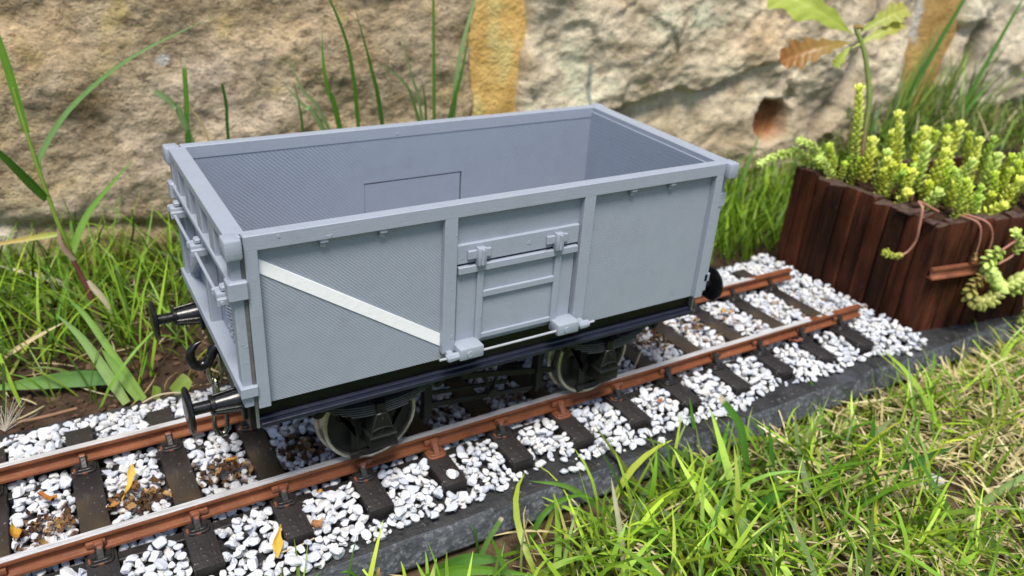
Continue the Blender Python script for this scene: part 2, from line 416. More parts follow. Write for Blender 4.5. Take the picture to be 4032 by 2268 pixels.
def side(sg):
    """sg=-1 near side, +1 far side. outside frame face at |y|=39.4, sheet 37.6, inside face 36.2"""
    def Y(a, b): return (min(sg * a, sg * b), max(sg * a, sg * b))
    b = B(); y0, y1 = Y(36.0, 37.1); zb, zt = 40.3, 89.0
    dx0, dx1, dz1 = (-20.85, 22.5, 71.9) if sg < 0 else (-20.0, 19.4, 71.3)
    b.prism([(-79, zb), (dx0, zb), (dx0, dz1), (dx1, dz1), (dx1, zb), (79, zb), (79, zt), (-79, zt)], y0, y1, bev=0)
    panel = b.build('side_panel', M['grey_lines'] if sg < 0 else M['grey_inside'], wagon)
    # proud frame
    y0, y1 = Y(35.8, 39.4)
    B().box(-80, 80.3, y0, y1, 87.2, TOP, .2).build('top_rail', M['grey'], panel)
    y0, y1 = Y(37.0, 39.38)
    for x0, x1 in ((-80, -76.7), (77.0, 80.3)):
        bb = B(); bb.box(x0, x1, y0, y1, 40.4, 87.4, .18); bb.build('corner_post', M['grey'], panel)
    for x0, x1 in ((-25.0, -20.9), (22.6, 26.8)):
        bb = B(); bb.box(x0, x1, y0, y1, 43.3, 87.4, .18); bb.build('rib', M['grey'], panel)
    for x in (-59.5, -43.1, 42.1, 58.2):
        ya, yb = Y(37.0, 39.1)
        bb = B(); bb.box(x - 1.2, x + 1.2, ya, yb, 86.0, 87.6, .3)
        ya, yb = Y(37.0, 38.5); bb.box(x - 1.0, x + .6, ya, yb, 84.7, 86.3, .3); bb.build('rope_cleat', M['grey'], panel)
    # drop door: leaf set in a real gap
    door = B(); y0, y1 = Y(36.1, 37.7) if sg < 0 else Y(36.2, 37.7)
    gp = (.95, .7, .75) if sg < 0 else (.18, .45, .5)
    door.box(dx0 + gp[0], dx1 - gp[1], y0, y1, 44.3, dz1 - gp[2], .15)
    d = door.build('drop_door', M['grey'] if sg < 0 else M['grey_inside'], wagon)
    bk = B(); y0, y1 = Y(35.7, 35.95) if sg < 0 else Y(37.75, 37.95)   # added black plate standing in for the shade in the gap round the leaf
    bk.box(dx0 - .6, dx1 + .6, y0, y1, 43, dz1 + .6, 0); bk.build('gap_shade_plate', M['under'], d)
    y0, y1 = Y(37.6, 38.9)
    fr = B()
    fr.box(-20.2, 21.9, *Y(37.6, 39.3), 69.0, 71.3, .2)
    fr.box(-13.6, -11.4, y0, y1, 45.0, 69.4, .3); fr.box(14.0, 16.3, y0, y1, 45.0, 69.4, .3)
    fr.box(-11.5, 14.1, *Y(37.8, 38.75), 59.6, 61.9, .3); fr.box(-11.5, 14.1, *Y(37.8, 38.6), 45.2, 47.0, .3)
    fr.build('door_frame', M['grey'], d)
    hb = B(); hb.box(-20.7, 22.3, *Y(37.0, 38.4), 72.0, 78.1, .2); hb.build('lock_plate', M['grey'], d)
    for cx in (-13.2, 14.0):
        lt = B(); lt.box(cx - 4.1, cx + 3.6, *Y(38.4, 39.4), 73.4, 76.2, .25)
        lt.box(cx - 1.45, cx + 1.45, *Y(38.4, 40.7), 71.2, 77.1, .5, seg=2); lt.box(cx - .45, cx + .45, *Y(40.4, 41.3), 71.6, 76.9, .3)
        lt.build('latch', M['grey'], d)
    for cx in (-16.8, 18.6):
        hg = B(); hg.box(cx - 4.2, cx + 4.0, *Y(37.4, 43.4), 41.9, 45.9, .45, seg=2)
        hg.tube([(cx - .8, sg * 43.3, 43.8), (cx - .8, sg * 43.75, 43.8)], 1.0, 12); hg.build('hinge_block', M['grey'], d)
    for cx, w2 in ((-22.9, 2.0), (25.2, 1.9)):
        kb = B(); kb.tube([(cx - w2, sg * 42, 43.3), (cx - w2 + .6, sg * 42, 43.4), (cx + .4, sg * 42, 43.3), (cx + w2, sg * 42.1, 43.4)], [1.0, 1.55, 1.35, 1.2], 9)
        kb.box(cx - 1, cx + 1, *Y(38.5, 42), 42.4, 44.2, .3); kb.build('hinge_knuckle', M['grey'], d)
    B().tube([(-27.2, sg * 42.0, 43.3), (-10, sg * 41.9, 43.1), (8, sg * 42.0, 43.25), (29.6, sg * 42.0, 43.5)], .4, 10).build('hinge_rod', M['rod'], d)
    if sg < 0:
        s = B().prism([(-76.75, 84.3), (-76.75, 80.2), (-24.95, 45.2), (-24.95, 49.6)], -37.4, -37.05, bev=.06)
        s.build('white_stripe', M['white'], wagon)
for sg in (-1, 1): side(sg)

def end(sx):
    def X(a, b): return (min(sx * a, sx * b), max(sx * a, sx * b))
    b = B(); b.box(*X(78.2, 80.0), -36.1, 36.1, 42, 89.5, .1)
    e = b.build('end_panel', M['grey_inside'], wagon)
    # top flange with a lug at each corner
    fl = B(); fl.box(*X(78.8, 83.9), -36.4, 36.4, 88.6, 91.35, .2)
    fl.build('top_flange', M['grey'], e)
    for sy in (-1, 1):
        lg = B(); lg.box(*X(80.6, 85.0), *sorted((sy * 35.6, sy * 41.2)), 86.0, 91.5, .7, seg=2)
        lg.box(*X(80.2, 82.2), *sorted((sy * 34.5, sy * 39.0)), 88.4, 91.45, .4); lg.build('corner_lug', M['grey'], e)
    mw_ = 39.8 if sx < 0 else 37.2
    mb = B(); mb.box(*X(79.9, 83.2), -mw_, mw_, 75.6, 79.4, .3); mb.box(*X(79.8, 84.2), -mw_ - .1, mw_ + .1, 77.8, 79.6, .25)
    for sy in (-1, 1): mb.box(*X(79.9, 84.9), *sorted((sy * 35.8, sy * (mw_ + .7))), 74.6, 79.9, .4)
    mb.build('waist_bar', M['grey'], e)
    for gy in (-30.3, -22.4, -6.6, 8.6, 24.2, 33.0):
        if gy in (-30.3, 33.0): continue
        g = B(); g.box(*X(79.9, 83.7), gy + .1, gy + 6.6, 79.3, 88.9, .25); g.build('gusset', M['grey'], e)
    for sy in (-1, 1):
        p = B(); p.box(*X(80.9, 83.6), *sorted((sy * 34.8, sy * (39.0 if sx < 0 else 37.6))), 41.4, 88.8, .3); p.build('end_post', M['grey'], e)
        q = B(); q.box(*X(80.34 if sx > 0 else 80.03, 80.95), *sorted((sy * 36.0, sy * (39.1 if sx < 0 else 37.4))), 40.8, 89.6, .2); q.build('corner_seam', M['seam'] if sx < 0 else M['grey'], e)
    st = B(); st.box(*X(79.9, 83.4), -1.1, 1.1, 48.0, 76.0, .3); st.build('door_strap', M['grey'], e)
    for sy in ((1,) if sx < 0 else (-1, 1)):
        br = B(); br.prism([(sy * 1.0, 73.8), (sy * 1.0, 71.2), (sy * 32.6, 48.6), (sy * 32.6, 51.0)], *X(79.9, 82.8), plane='yz', bev=.2)
        br.build('diagonal_brace', M['grey'], e)
        pt = B(); pt.box(*X(79.9, 82.4), *sorted((sy * 30.5, sy * 33.5)), 48.0, 75.8, .3); pt.build('door_strap', M['grey'], e)
    # raised print nubs down the sheet
    nb = B()
    for k in range(44):
        for j in range(3):
            yy = -13.0 - j * 3.0 + (k % 2) * 1.5; zz = 50 + k * .56
            if rng.random() < .25: continue
            nb.box(*X(79.9, 80.75), yy - .4, yy + .4, zz - .19, zz + .19, .08)
    nb.build('print_nubs', M['grey'], e)
    bt = B(); bw_ = 40.2 if sx < 0 else 37.6; bt.box(*X(79.9, 84.5), -bw_, bw_, 45.2, 48.4, .2); bt.build('bottom_bar', M['grey'], e)
    B().tube([(sx * 85.6, y, 72.2 + .12 * math.sin(y)) for y in (-35.5, -20, -5, 10, 25, 36.5)], .5, 10).build('hinge_rod', M['grey'], e)
    for hy in (-31.0, 1.0, 31.5):
        h = B(); h.box(*X(80, 86.5), hy - 1.9, hy + 1.9, 70.6, 73.9, .5, seg=2); h.box(*X(82, 86.7), hy + 2.5, hy + 4.0, 71.0, 73.4, .5)
        h.box(*X(82, 86.8), hy - 3.9, hy - 2.7, 71.0, 73.4, .3); h.box(*X(83.2, 85.2), hy - 1.6, hy + 1.2, 74.0, 75.6, .4)
        h.build('hinge', M['grey'], e)
for sx in (-1, 1): end(sx)
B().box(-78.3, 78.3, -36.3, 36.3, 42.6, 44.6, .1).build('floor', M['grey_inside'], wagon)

# underframe
for sg in (-1, 1):
    def Y(a, b): return (min(sg * a, sg * b), max(sg * a, sg * b))
    sb = B(); sb.box(-79.6, 79.9, *Y(32.0, 34.2), 32.2, 42.4, .15)
    o = sb.build('sole_bar', M['under'], wagon)
    fb = B(); fb.box(-79.4, 79.7, *Y(34.1, 37.0), 32.0, 33.5, .18); fb.tube([(-79.4, sg * 34.9, 34.0), (79.7, sg * 34.9, 34.0)], .7, 8)
    fb.build('sole_bar_flange', M['navy'], o)
    for sx in (-1, 1):
        ec = B(); ec.box(*sorted((sx * 79.5, sx * 80.4)), *Y(31.8, 36.2), 31.6, 41.6, .2); ec.build('sole_bar_end', M['silver'], o)
for x in (-25, 0, 25): B().box(x - 1.5, x + 1.5, -32, 32, 37, 42.5, .2).build('cross_bearer', M['under'], wagon)
for sx in (-1, 1):
    hs = B(); hs.box(*sorted((sx * 79.7, sx * 82.0)), -35.2, 35.2, 31.2, 42.2, .3); hs.build('headstock', M['under'], wagon)
    for sy in (-1, 1):
        by, bz = sy * 27.4, 37.1
        bf = B(); bf.box(*sorted((sx * 81.9, sx * 83.0)), by - 4.6, by + 4.6, bz - 4.6, bz + 4.6, .3)
        bf.lathe([(0, 3.7), (.6, 3.5), (7.0, 2.55), (7.2, 3.0), (8.3, 3.0), (8.5, 2.3)], (sx * 82.4, by, bz), (sx, 0, 0), 28)
        for k in range(4):
            a = k * math.pi / 2; dy, dz = math.cos(a), math.sin(a)
            bf.bar((sx * 82.6, by + dy * 3.6, bz + dz * 3.6), (sx * 90.0, by + dy * 2.7, bz + dz * 2.7), .7, 1.5, up=(0, dy, dz))
        o = bf.build('buffer', M['black'], wagon)
        B().lathe([(0, 1.75), (5.4, 1.75)], (sx * 90.6, by, bz), (sx, 0, 0), 20).build('buffer_ram', M['black'], o)
        B().lathe([(0, 2.4), (.35, 6.1), (.7, 6.75), (1.3, 6.85), (1.75, 6.4), (2.0, 4.0), (2.1, 0.02)], (sx * 95.3, by, bz), (sx, 0, 0), 44).build('buffer_head', M['black'], o, ang=50)
    # draw hook
    hk = B(); pts = [(-80.5, 39.2), (-82.5, 39.3), (-83.9, 38.3), (-84.6, 36.3), (-86.0, 34.2), (-88.0, 33.3), (-89.8, 34.4), (-90.7, 36.8), (-90.2, 39.4), (-88.6, 41.2), (-86.9, 41.9)]
    hk.tube([(-sx * px if sx > 0 else px, 0, pz) for px, pz in pts], [1.3, 1.4, 1.7, 1.6, 1.7, 1.75, 1.65, 1.5, 1.25, .85, .35], 14)
    hook = hk.build('draw_hook', M['black'], wagon, ang=60)
    def chain(cx, cz, hw, hh, turned, r):
        pts = []
        for k in range(28):
            a = 2 * math.pi * k / 28; q = math.copysign(abs(math.cos(a)) ** .75, math.cos(a)) * hw; v = math.sin(a) * hh
            pts.append((cx + (0 if turned else q * .25), (q if turned else q * .97) if turned else q * .97, cz + v) if turned else (cx + q, .25 * q, cz + v))
        return B().tube(pts, r, 10, closed=True)
    for cx, cz, hw, hh, tn in ((-84.0, 31.9, 2.0, 5.9, False), (-84.4, 21.6, 2.7, 6.4, True), (-84.2, 11.7, 2.1, 5.5, False)):
        chain(sx * -cx * 1.0 if sx > 0 else cx, cz, hw, hh, tn, .78).build('chain_link', M['chain'], hook, ang=80)

AX = (-42.7, 45.0)
for cx in AX:
    B().tube([(cx, -24, 15.8), (cx, 24, 15.8)], 1.8, 14).build('axle', M['under'], wagon)
    for sg in (-1, 1):
        def Y(a, b): return (min(sg * a, sg * b), max(sg * a, sg * b))
        holes = [circ(cx + 9.6 * math.cos(a), 15.8 + 9.6 * math.sin(a), 1.9, 18) for a in (math.radians(165), math.radians(45), math.radians(285))]
        wb = B().holed(circ(cx, 15.8, 14.6, 64), holes, *Y(22.6, 23.8))
        wb.lathe([(0, 3.6), (1.4, 3.2), (1.9, 1.5)], (cx, sg * 23.8, 15.8), (0, sg, 0), 20)
        wl = wb.build('wheel', M['under'], wagon)
        ty = B(); prof = [(19.0, 14.2), (19.0, 16.6), (19.4, 17.1), (20.0, 17.0), (20.5, 16.1), (21.2, 15.82), (24.3, 15.80), (24.8, 15.6), (24.95, 15.3), (24.9, 14.5), (23.6, 14.2)]
        ty.lathe([(a, r) for a, r in prof], (cx, 0, 15.8), (0, sg, 0), 80)
        for f in [f for f in ty.bm.faces if len(f.verts) > 8]: ty.bm.faces.remove(f)
        ty.build('tyre', M['tyre'], wl)
        # axle guard (W-iron): two posts, raking stays, keeper
        wi = B()
        for q in (-1, 1):
            wi.prism([(cx + q * 17.8, 28.5), (cx + q * 15.0, 28.5), (cx + q * 6.2, 12.5), (cx + q * 6.6, 16.0)], *Y(26.6, 27.6), bev=.12)
            wi.prism([(cx + q * 7.6, 33.5), (cx + q * 5.0, 33.5), (cx + q * 5.0, 5.2), (cx + q * 7.6, 5.2)], *Y(26.5, 27.5), bev=.12)
        wi.box(cx - 8.2, cx + 8.2, *Y(26.3, 27.9), 4.6, 6.4, .2); wi.box(cx - 8.4, cx - 5.4, *Y(27.5, 28.8), 4.2, 6.8, .3)
        wi.build('axle_guard', M['under'], wagon)
        # axle box: keep, body, tapering cover up to the spring buckle
        ab = B(); ab.box(cx - 4.2, cx + 4.2, *Y(27.4, 35.4), 11.2, 16.4, .5, seg=2)
        ab.box(cx - 4.6, cx + 4.6, *Y(27.4, 36.0), 15.4, 16.5, .3)
        ab.prism([(cx - 3.9, 16.3), (cx + 3.9, 16.3), (cx + 1.9, 24.0), (cx - 1.9, 24.0)], *Y(28.4, 34.6), bev=.3)
        ab.box(cx - .4, cx + .4, *Y(34.3, 35.1), 16.3, 22.6, .2)
        arc = [(cx + 3.5 * math.sin(a), sg * 34.9, 17.6 + 1.3 * math.cos(a)) for a in np.linspace(-1.2, 1.2, 9)]; ab.tube(arc, .35, 6)
        ab.build('axle_box', M['under'], wagon)
        # leaf spring, five leaves
        sp = B()
        def sz(dx): return 26.6 + 3.9 * (dx / 18.5) ** 2
        for k, hl in enumerate((18.6, 17.6, 15.2, 12.4, 9.4)):
            top = [(cx + dx, sz(dx) - k * .74) for dx in np.linspace(-hl, hl, 25)]
            bot = [(a, c - .5) for a, c in top[::-1]]
            sp.prism(top + bot, *Y(29.4, 33.0 + .14 * k), bev=.09)
        spg = sp.build('leaf_spring', M['leaf_steel'], wagon)
        bk = B(); bk.box(cx - 1.6, cx + 1.6, *Y(29.0, 34.2), 22.6, 27.4, .4, seg=2); bk.build('spring_buckle', M['under'], spg)
        for q in (-1, 1):
            hx = cx + q * 19.4
            hp = B(); hp.box(hx - 3.8, hx + 3.8, *Y(29.0, 34.4), 31.0, 31.9, .25)
            hp.prism([(hx - 3.2, 31.2), (hx + 3.2, 31.2), (hx + 2.0, 28.6), (hx + .8, 27.4), (hx - .8, 27.4), (hx - 2.0, 28.6)], *Y(32.6, 33.8), bev=.2)
            hp.tube([(hx, sg * 33.6, 29.2), (hx, sg * 34.5, 29.2)], .75, 8); hp.build('spring_hanger', M['under'], spg)
# brake gear between the wheels
for sg in (-1, 1):
    def Y(a, b): return (min(sg * a, sg * b), max(sg * a, sg * b))
    bl = B(); bl.bar((-11.5, sg * 28.0, 25.0), (25.5, sg * 28.0, 17.4), .9, 2.2); bl.bar((25.0, sg * 28, 17.6), (27.5, sg * 28, 32), .9, 1.6); bl.build('brake_lever', M['under'], wagon)
    pr = B(); pr.bar((-22.5, sg * 23.5, 13.6), (19.4, sg * 23.5, 8.6), 1.0, 2.0); pr.bar((-20, sg * 22, 16.8), (10, sg * 22, 13.2), .9, 1.5); pr.build('push_rod', M['under'], wagon)
    for q in (-1, 1):
        xx = q * 25.0; arcp = [(xx + q * (-1.7 * math.cos(a)), 15.4 + 9.5 * math.sin(a)) for a in np.linspace(-1, 1, 9)]
        poly = arcp + [(px - q * 2.8, pz) for px, pz in arcp[::-1]]
        bs = B().prism(poly, *Y(20.5, 24.2), bev=.3); bs.box(xx - q * 2.2 - .7, xx - q * 2.2 + .7, *Y(21.6, 22.8), 22, 38, .2); bs.build('brake_block', M['under'], wagon)
    vh = B(); vh.bar((-5.5, sg * 26.4, 34), (.4, sg * 26.4, 13.2), .8, 1.5, up=(0, 1, 0)); vh.bar((6.5, sg * 26.4, 34), (.8, sg * 26.4, 13.2), .8, 1.5, up=(0, 1, 0))
    vh.tube([(.6, sg * 25.2, 14.2), (.6, sg * 28.2, 14.2)], 1.8, 14); vh.build('brake_hanger', M['under'], wagon)
    gd = B(); gd.box(17.4, 18.5, *Y(28.6, 29.4), 11, 34, .15); gd.build('lever_guard', M['under'], wagon)

# ================================================================== TRACK
track = empty('track_panel', (0, 0, -12))
tag(track, 'length of brown model railway track on dark sleepers laid along the slab', 'railway track')
def tpart(o): o.location = (0, 0, 12 * S); return o
RX0, RX1 = -330, 207
prof = [(-1.2, 0.0), (1.2, 0.0), (1.35, -.3), (1.3, -1.25), (.95, -1.7), (.5, -1.9), (.45, -3.6), (.7, -4.0), (2.2, -4.5), (2.3, -5.2), (-2.3, -5.2), (-2.2, -4.5), (-.7, -4.0), (-.45, -3.6), (-.5, -1.9), (-.95, -1.7), (-1.3, -1.25), (-1.35, -.3)]
for sg in (-1, 1):
    xs = list(range(RX0, RX1, 9)) + [RX1]
    rings = [[Vector((x, sg * 21.6 + a + .05 * math.sin(x * .13), c)) for a, c in prof] for x in xs]
    b = B(); b.ring(rings); o = b.build('rail', M['rail'], track, ang=30); tpart(o)
    for off in (3.2, -5.2):
        wb = B(); wb.box(RX0, 196, sg * 21.6 + sg * off - 1.6 - (0 if sg * off > 0 else 0), sg * 21.6 + sg * off + 1.9, -11.4, -8.3, .25); tpart(wb.build('sleeper_web', M['web'], track))
def rr(x0, x1, y0, y1, r, n=5):
    P = []
    for cx, cy, a0 in ((x1 - r, y1 - r, 0), (x0 + r, y1 - r, 90), (x0 + r, y0 + r, 180), (x1 - r, y0 + r, 270)):
        for k in range(n): a = math.radians(a0 + 90 * k / (n - 1)); P.append((cx + r * math.cos(a), cy + r * math.sin(a)))
    return P
SLX = [-98.5 + 26.3 * k for k in range(-9, 12)]
protos = {}
def chair_mesh(sg):
    b = B()
    b.prism(rr(-3.4, 3.4, -6.6, 6.6, 1.8), -6.9, -5.9, plane='xy', bev=.2)
    b.prism(rr(-2.8, 2.8, -5.9, 5.9, 1.4), -5.95, -5.3, plane='xy', bev=.2)
    # outer jaw with buttress
    o = sg
    b.box(-1.3, 1.3, *sorted((o * 1.1, o * 3.2)), -5.4, -1.5, .4, seg=2)
    b.prism([(o * 3.0, -2.2), (o * 5.6, -5.4), (o * 3.0, -5.4)], -1.0, 1.0, plane='yz', bev=.25)
    b.box(-1.1, 1.1, *sorted((-o * 1.0, -o * 2.6)), -5.4, -2.2, .35)
    b.prism([(-o * 2.4, -2.8), (-o * 5.0, -5.4), (-o * 2.4, -5.4)], -.9, .9, plane='yz', bev=.25)
    for qx in (-1.9, 1.9): b.tube([(qx, o * 4.6, -5.4), (qx, o * 4.6, -4.8)], .65, 8); b.tube([(qx, -o * 4.4, -5.4), (qx, -o * 4.4, -4.9)], .65, 8)
    return b
chair_proto = {}
for i, x in enumerate(SLX):
    b = B(); j = rng.uniform(-.3, .3)
    b.box(-4.15, 4.15, -41.6 + j, 41.9 + j, -12.6, -6.9, .45, seg=2)
    if 'sl' not in protos: o = b.build('sleeper', M['sleeper'], track); protos['sl'] = o
    else: o = b.build('sleeper', M['sleeper'], track)
    tpart(o); o.location.x = x * S
    for sg in (-1, 1):
        key = (sg, 'chair_brown' if (-60 < x < 40 and i % 2 == 0) else ('chair_part' if x < 70 else 'chair_black'))
        if key not in chair_proto:
            c = chair_mesh(sg).build('chair', M[key[1]], o); chair_proto[key] = c
        else:
            c = chair_proto[key].copy(); link(c); c.parent = o
        c.location = (0, sg * 21.6 * S, 0)
        # timber key driven between rail and chair
        kx = 1.2 if i % 2 else -.6
        kb = B(); kb.box(kx - 2.6, kx + 2.6, *sorted((sg * .75, sg * 2.0)), -3.9, -1.9, .3, seg=2)
        k = kb.build('rail_key', M['chair_brown'] if x < 60 else M['chair_part'], o); k.location = (0, sg * 21.6 * S, 0)

# ================================================================== SLAB
def slab():
    nx = 460; xs = np.linspace(-420, 420, nx)
    prof = [(57.6, -21), (57.2, -13.2), (56.4, -12.2), (40, -12), (20, -12.1), (0, -12), (-20, -12.1), (-40, -12), (-46, -12.05), (-49, -12.1), (-51.6, -12.15), (-52.5, -12.45), (-52.9, -13.1), (-53.4, -16), (-53.9, -18), (-54.5, -20), (-55.1, -21.9), (-54.8, -23.0), (-50, -23), (57, -22)]
    V = []; 
    for j, (py, pz) in enumerate(prof):
        yy = np.full(nx, py, float); zz = np.full(nx, pz, float)
        if 9 <= j <= 18:
            yy += fbm(xs * .05, np.full(nx, j * .22), 4) * .55
            zz += fbm(xs * .09, np.full(nx, j * .35 + 40), 4) * .35
        if 15 <= j <= 18: zz += (fbm(xs * .08, np.full(nx, 77.), 4) * .8)
        if j < 3: yy += fbm(xs * .03, np.full(nx, 9.), 3) * 1.2
        V.append(np.stack([xs, yy, zz], 1))
    V = np.concatenate(V); m = len(prof); F = []
    for j in range(m):
        a = j * nx; b = ((j + 1) % m) * nx
        for i in range(nx - 1): F.append((a + i, a + i + 1, b + i + 1, b + i))
    for i in (0, nx - 1): F.append(tuple(j * nx + i for j in range(m)))
    o = mesh_obj('paving_slab', V, F, M['slab'], ang=28)
    bm = bmesh.new(); bm.from_mesh(o.data); bmesh.ops.recalc_face_normals(bm, faces=bm.faces[:]); bm.to_mesh(o.data); bm.free()
    return o
tag(slab(), 'long dark slate slab with pale rough front edge, carrying the track', 'slab')

# ================================================================== BALLAST
def pebble_proto(i):
    b = bmesh.new(); bmesh.ops.create_icosphere(b, subdivisions=2, radius=1)
    pl = []
    for k in range(rng.randint(6, 9)):
        v = Vector((rng.gauss(0, 1), rng.gauss(0, 1), rng.gauss(0, 1))).normalized(); pl.append((v, rng.uniform(.42, .78)))
    for v in b.verts:
        c = v.co.copy()
        for _ in range(2):
            for n, d in pl:
                q = c.dot(n) - d
                if q > 0: c -= n * q * .93
        v.co = c
    sx, sy, sz = rng.uniform(1.15, 1.5), rng.uniform(.85, 1.1), rng.uniform(.62, .9)
    for v in b.verts: v.co = Vector((v.co.x * sx, v.co.y * sy, v.co.z * sz))
    b.verts.index_update()
    V = np.array([v.co[:] for v in b.verts]); F = [[v.index for v in f.verts] for f in b.faces]; b.free()
    return V, np.array(F)
PP = [pebble_proto(i) for i in range(18)]
def stain_amount(x, y):
    """how stained the ballast is around (x,y): brown blotches between the rails"""
    if abs(y) > 17.5: return 0.
    if 70 < x < 150: c = 4 if x < 120 else 6; return math.exp(-((y - c) / 9) ** 2) * (.8 if x < 125 else .45)
    if x >= 150: return 0.05
    return math.exp(-((y + 4) / 6.5) ** 2)
stones = []; cellsz = 4.2; gridh = {}
def place(x, y, r, zmax, base=-12.0, kflat=.8):
    z = base + r * kflat
    ci, cj = int(x // cellsz), int(y // cellsz)
    for a in (-1, 0, 1):
        for c in (-1, 0, 1):
            for (px, py, pz, pr) in gridh.get((ci + a, cj + c), ()):
                d2 = (px - x) ** 2 + (py - y) ** 2; R = (pr + r) * .86
                if d2 < R * R: z = max(z, pz + math.sqrt(R * R - d2) * .72)
    if z + r * kflat > zmax: return False
    gridh.setdefault((ci, cj), []).append((x, y, z, r)); stones.append((x, y, z, r)); return True
def edge(x):
    e = -47.0 + 2.2 * math.sin(x * .11) + 1.6 * math.sin(x * .047 + 1)
    if x < -40: e -= 2.0
    return e
for n in range(50000):
    x = rng.uniform(-215, 221.5); y = rng.uniform(-53, 53)
    dx = (x - SLX[0] + 13.15) % 26.3 - 13.15
    r = rng.choice((1.25, 1.45, 1.65, 1.85, 2.1)) * rng.uniform(.9, 1.1)
    ay = abs(y)
    if abs(dx) < 4.15 + r * .78 and -43 - r * .6 < y < 43 + r * .6 and x < 196: continue
    lim = -edge(x) if y < 0 else 51.5
    if ay > lim: continue
    if 17.8 < ay < 26.2:                       # under and beside the rail: low, between the webs
        zmax = -7.0 if 19.5 < ay < 22.8 else -99
        if x > 196: zmax = -7
    elif ay < 17.8: zmax = -5.5
    else:
        q = (ay - 27) / (lim - 27); zmax = -5.2 - 3.6 * max(0, q) ** 1.5
    if x > 196 and ay < 26.2: zmax = -7.2
    if x > 211: zmax = -5.5
    if zmax < -50: continue
    if y > -25.6 and y < -22.5 or 22.5 < y < 25.6: zmax = -8.5
    place(x, y, r, zmax)
# small chips that fill the gaps
for n in range(9000):
    x = rng.uniform(-178, 221.5); y = rng.uniform(-51, 51); dx = (x - SLX[0] + 13.15) % 26.3 - 13.15; r = rng.uniform(.6, 1.0); ay = abs(y)
    if abs(dx) < 4.3 + r * .8 and -43 < y < 43 and x < 196: continue
    if ay > (-edge(x) if y < 0 else 51) or 17.8 < ay < 26.2 and not (x > 211 or 19.5 < ay < 22.4): continue
    place(x, y, r, -8.6 if ay > 18 else -7.0)
# loose stones on the slab lip and one on a sleeper
for x, y, r in ((-25.7, -49.6, 2.6), (-31.5, -49.2, 2.2), (19.0, -48.8, 1.9), (22.5, -49.6, 2.2), (25.6, -50.4, 2.4), (61.0, -47.5, 2.2), (60.3, -51.2, 2.5), (-71.5, -50.2, 2.8), (-76.5, -50.0, 2.6), (-65.0, -50.6, 2.5), (205.0, -50.0, 2.2), (208, -51.5, 1.9), (-41.0, -44.8, 2.6)): place(x, y, r * .8, 0)
stones.append((-19.5, -38.4, -5.4, 2.1))
stones = [s for s in stones]

# which of them show largest in the picture: coarse depth buffer at 1/4 of the photograph's pixels
P3 = np.array([(s[0], s[1], s[2]) for s in stones]); RR = np.array([s[3] for s in stones])
px, py, pz = project(P3); pr = 3177.63 * RR * 1.05 / pz
W_, H_ = 1008, 567; zb = np.full((H_, W_), 1e9); ib = np.full((H_, W_), -1, int)
for i in np.argsort(-pz):
    cx, cy, cr = px[i] / 4, py[i] / 4, pr[i] / 4
    x0, x1, y0, y1 = int(max(0, cx - cr)), int(min(W_ - 1, cx + cr)), int(max(0, cy - cr)), int(min(H_ - 1, cy + cr))
    if x1 < x0 or y1 < y0: continue
    yy, xx = np.mgrid[y0:y1 + 1, x0:x1 + 1]; m = (xx - cx) ** 2 + (yy - cy) ** 2 <= cr * cr
    dd = pz[i] - RR[i] * np.sqrt(np.clip(1 - ((xx - cx) ** 2 + (yy - cy) ** 2) / (cr * cr + 1e-9), 0, 1))
    sub = zb[y0:y1 + 1, x0:x1 + 1]; mm = m & (dd < sub); sub[mm] = dd[mm]; ib[y0:y1 + 1, x0:x1 + 1][mm] = i
# rails, sleepers and wagon hide some: drop what lies under the wagon
area = np.bincount(ib[ib >= 0].ravel(), minlength=len(stones)).astype(float)
hid = ((np.abs(P3[:, 1]) < 26) & (P3[:, 0] > -62) & (P3[:, 0] < 90)) | ((P3[:, 1] > 20) & (P3[:, 0] > -75) & (P3[:, 0] < 135))
area[hid] *= .05
big = set(np.argsort(-area)[:298].tolist())
ORD = ['first', 'second', 'third', 'fourth', 'fifth', 'sixth', 'seventh', 'eighth', 'ninth', 'tenth', 'eleventh', 'twelfth', 'thirteenth', 'fourteenth']
WHITE_ME = []
for i, (V, F) in enumerate(PP):
    for st in (0, 1):
        me = bpy.data.meshes.new('pebble'); me.from_pydata((V * S).tolist(), [], F.tolist())
        a = me.color_attributes.new('Col', 'FLOAT_COLOR', 'POINT'); tint = rng.choice(((1, 1, 1), (.92, .94, 1.0), (1, .975, .93), (.84, .87, .93), (.97, .97, .97), (.90, .89, .85), (.78, .81, .88)))
        a.data.foreach_set('color', np.tile(np.array((*tint, 1.), dtype=np.float32), len(V)))
        me.materials.append(M['pebble_stained'] if st else M['pebble']); finish(me, True, 19); WHITE_ME.append(me)
bulkV = [[], []]; bulkF = [[], []]; bulkC = [[], []]; off = [0, 0]
def rotm():
    z = rng.uniform(0, 6.283); tx = rng.gauss(0, .35); ty = rng.gauss(0, .35)
    return Matrix.Rotation(z, 3, 'Z') @ Matrix.Rotation(tx, 3, 'X') @ Matrix.Rotation(ty, 3, 'Y')
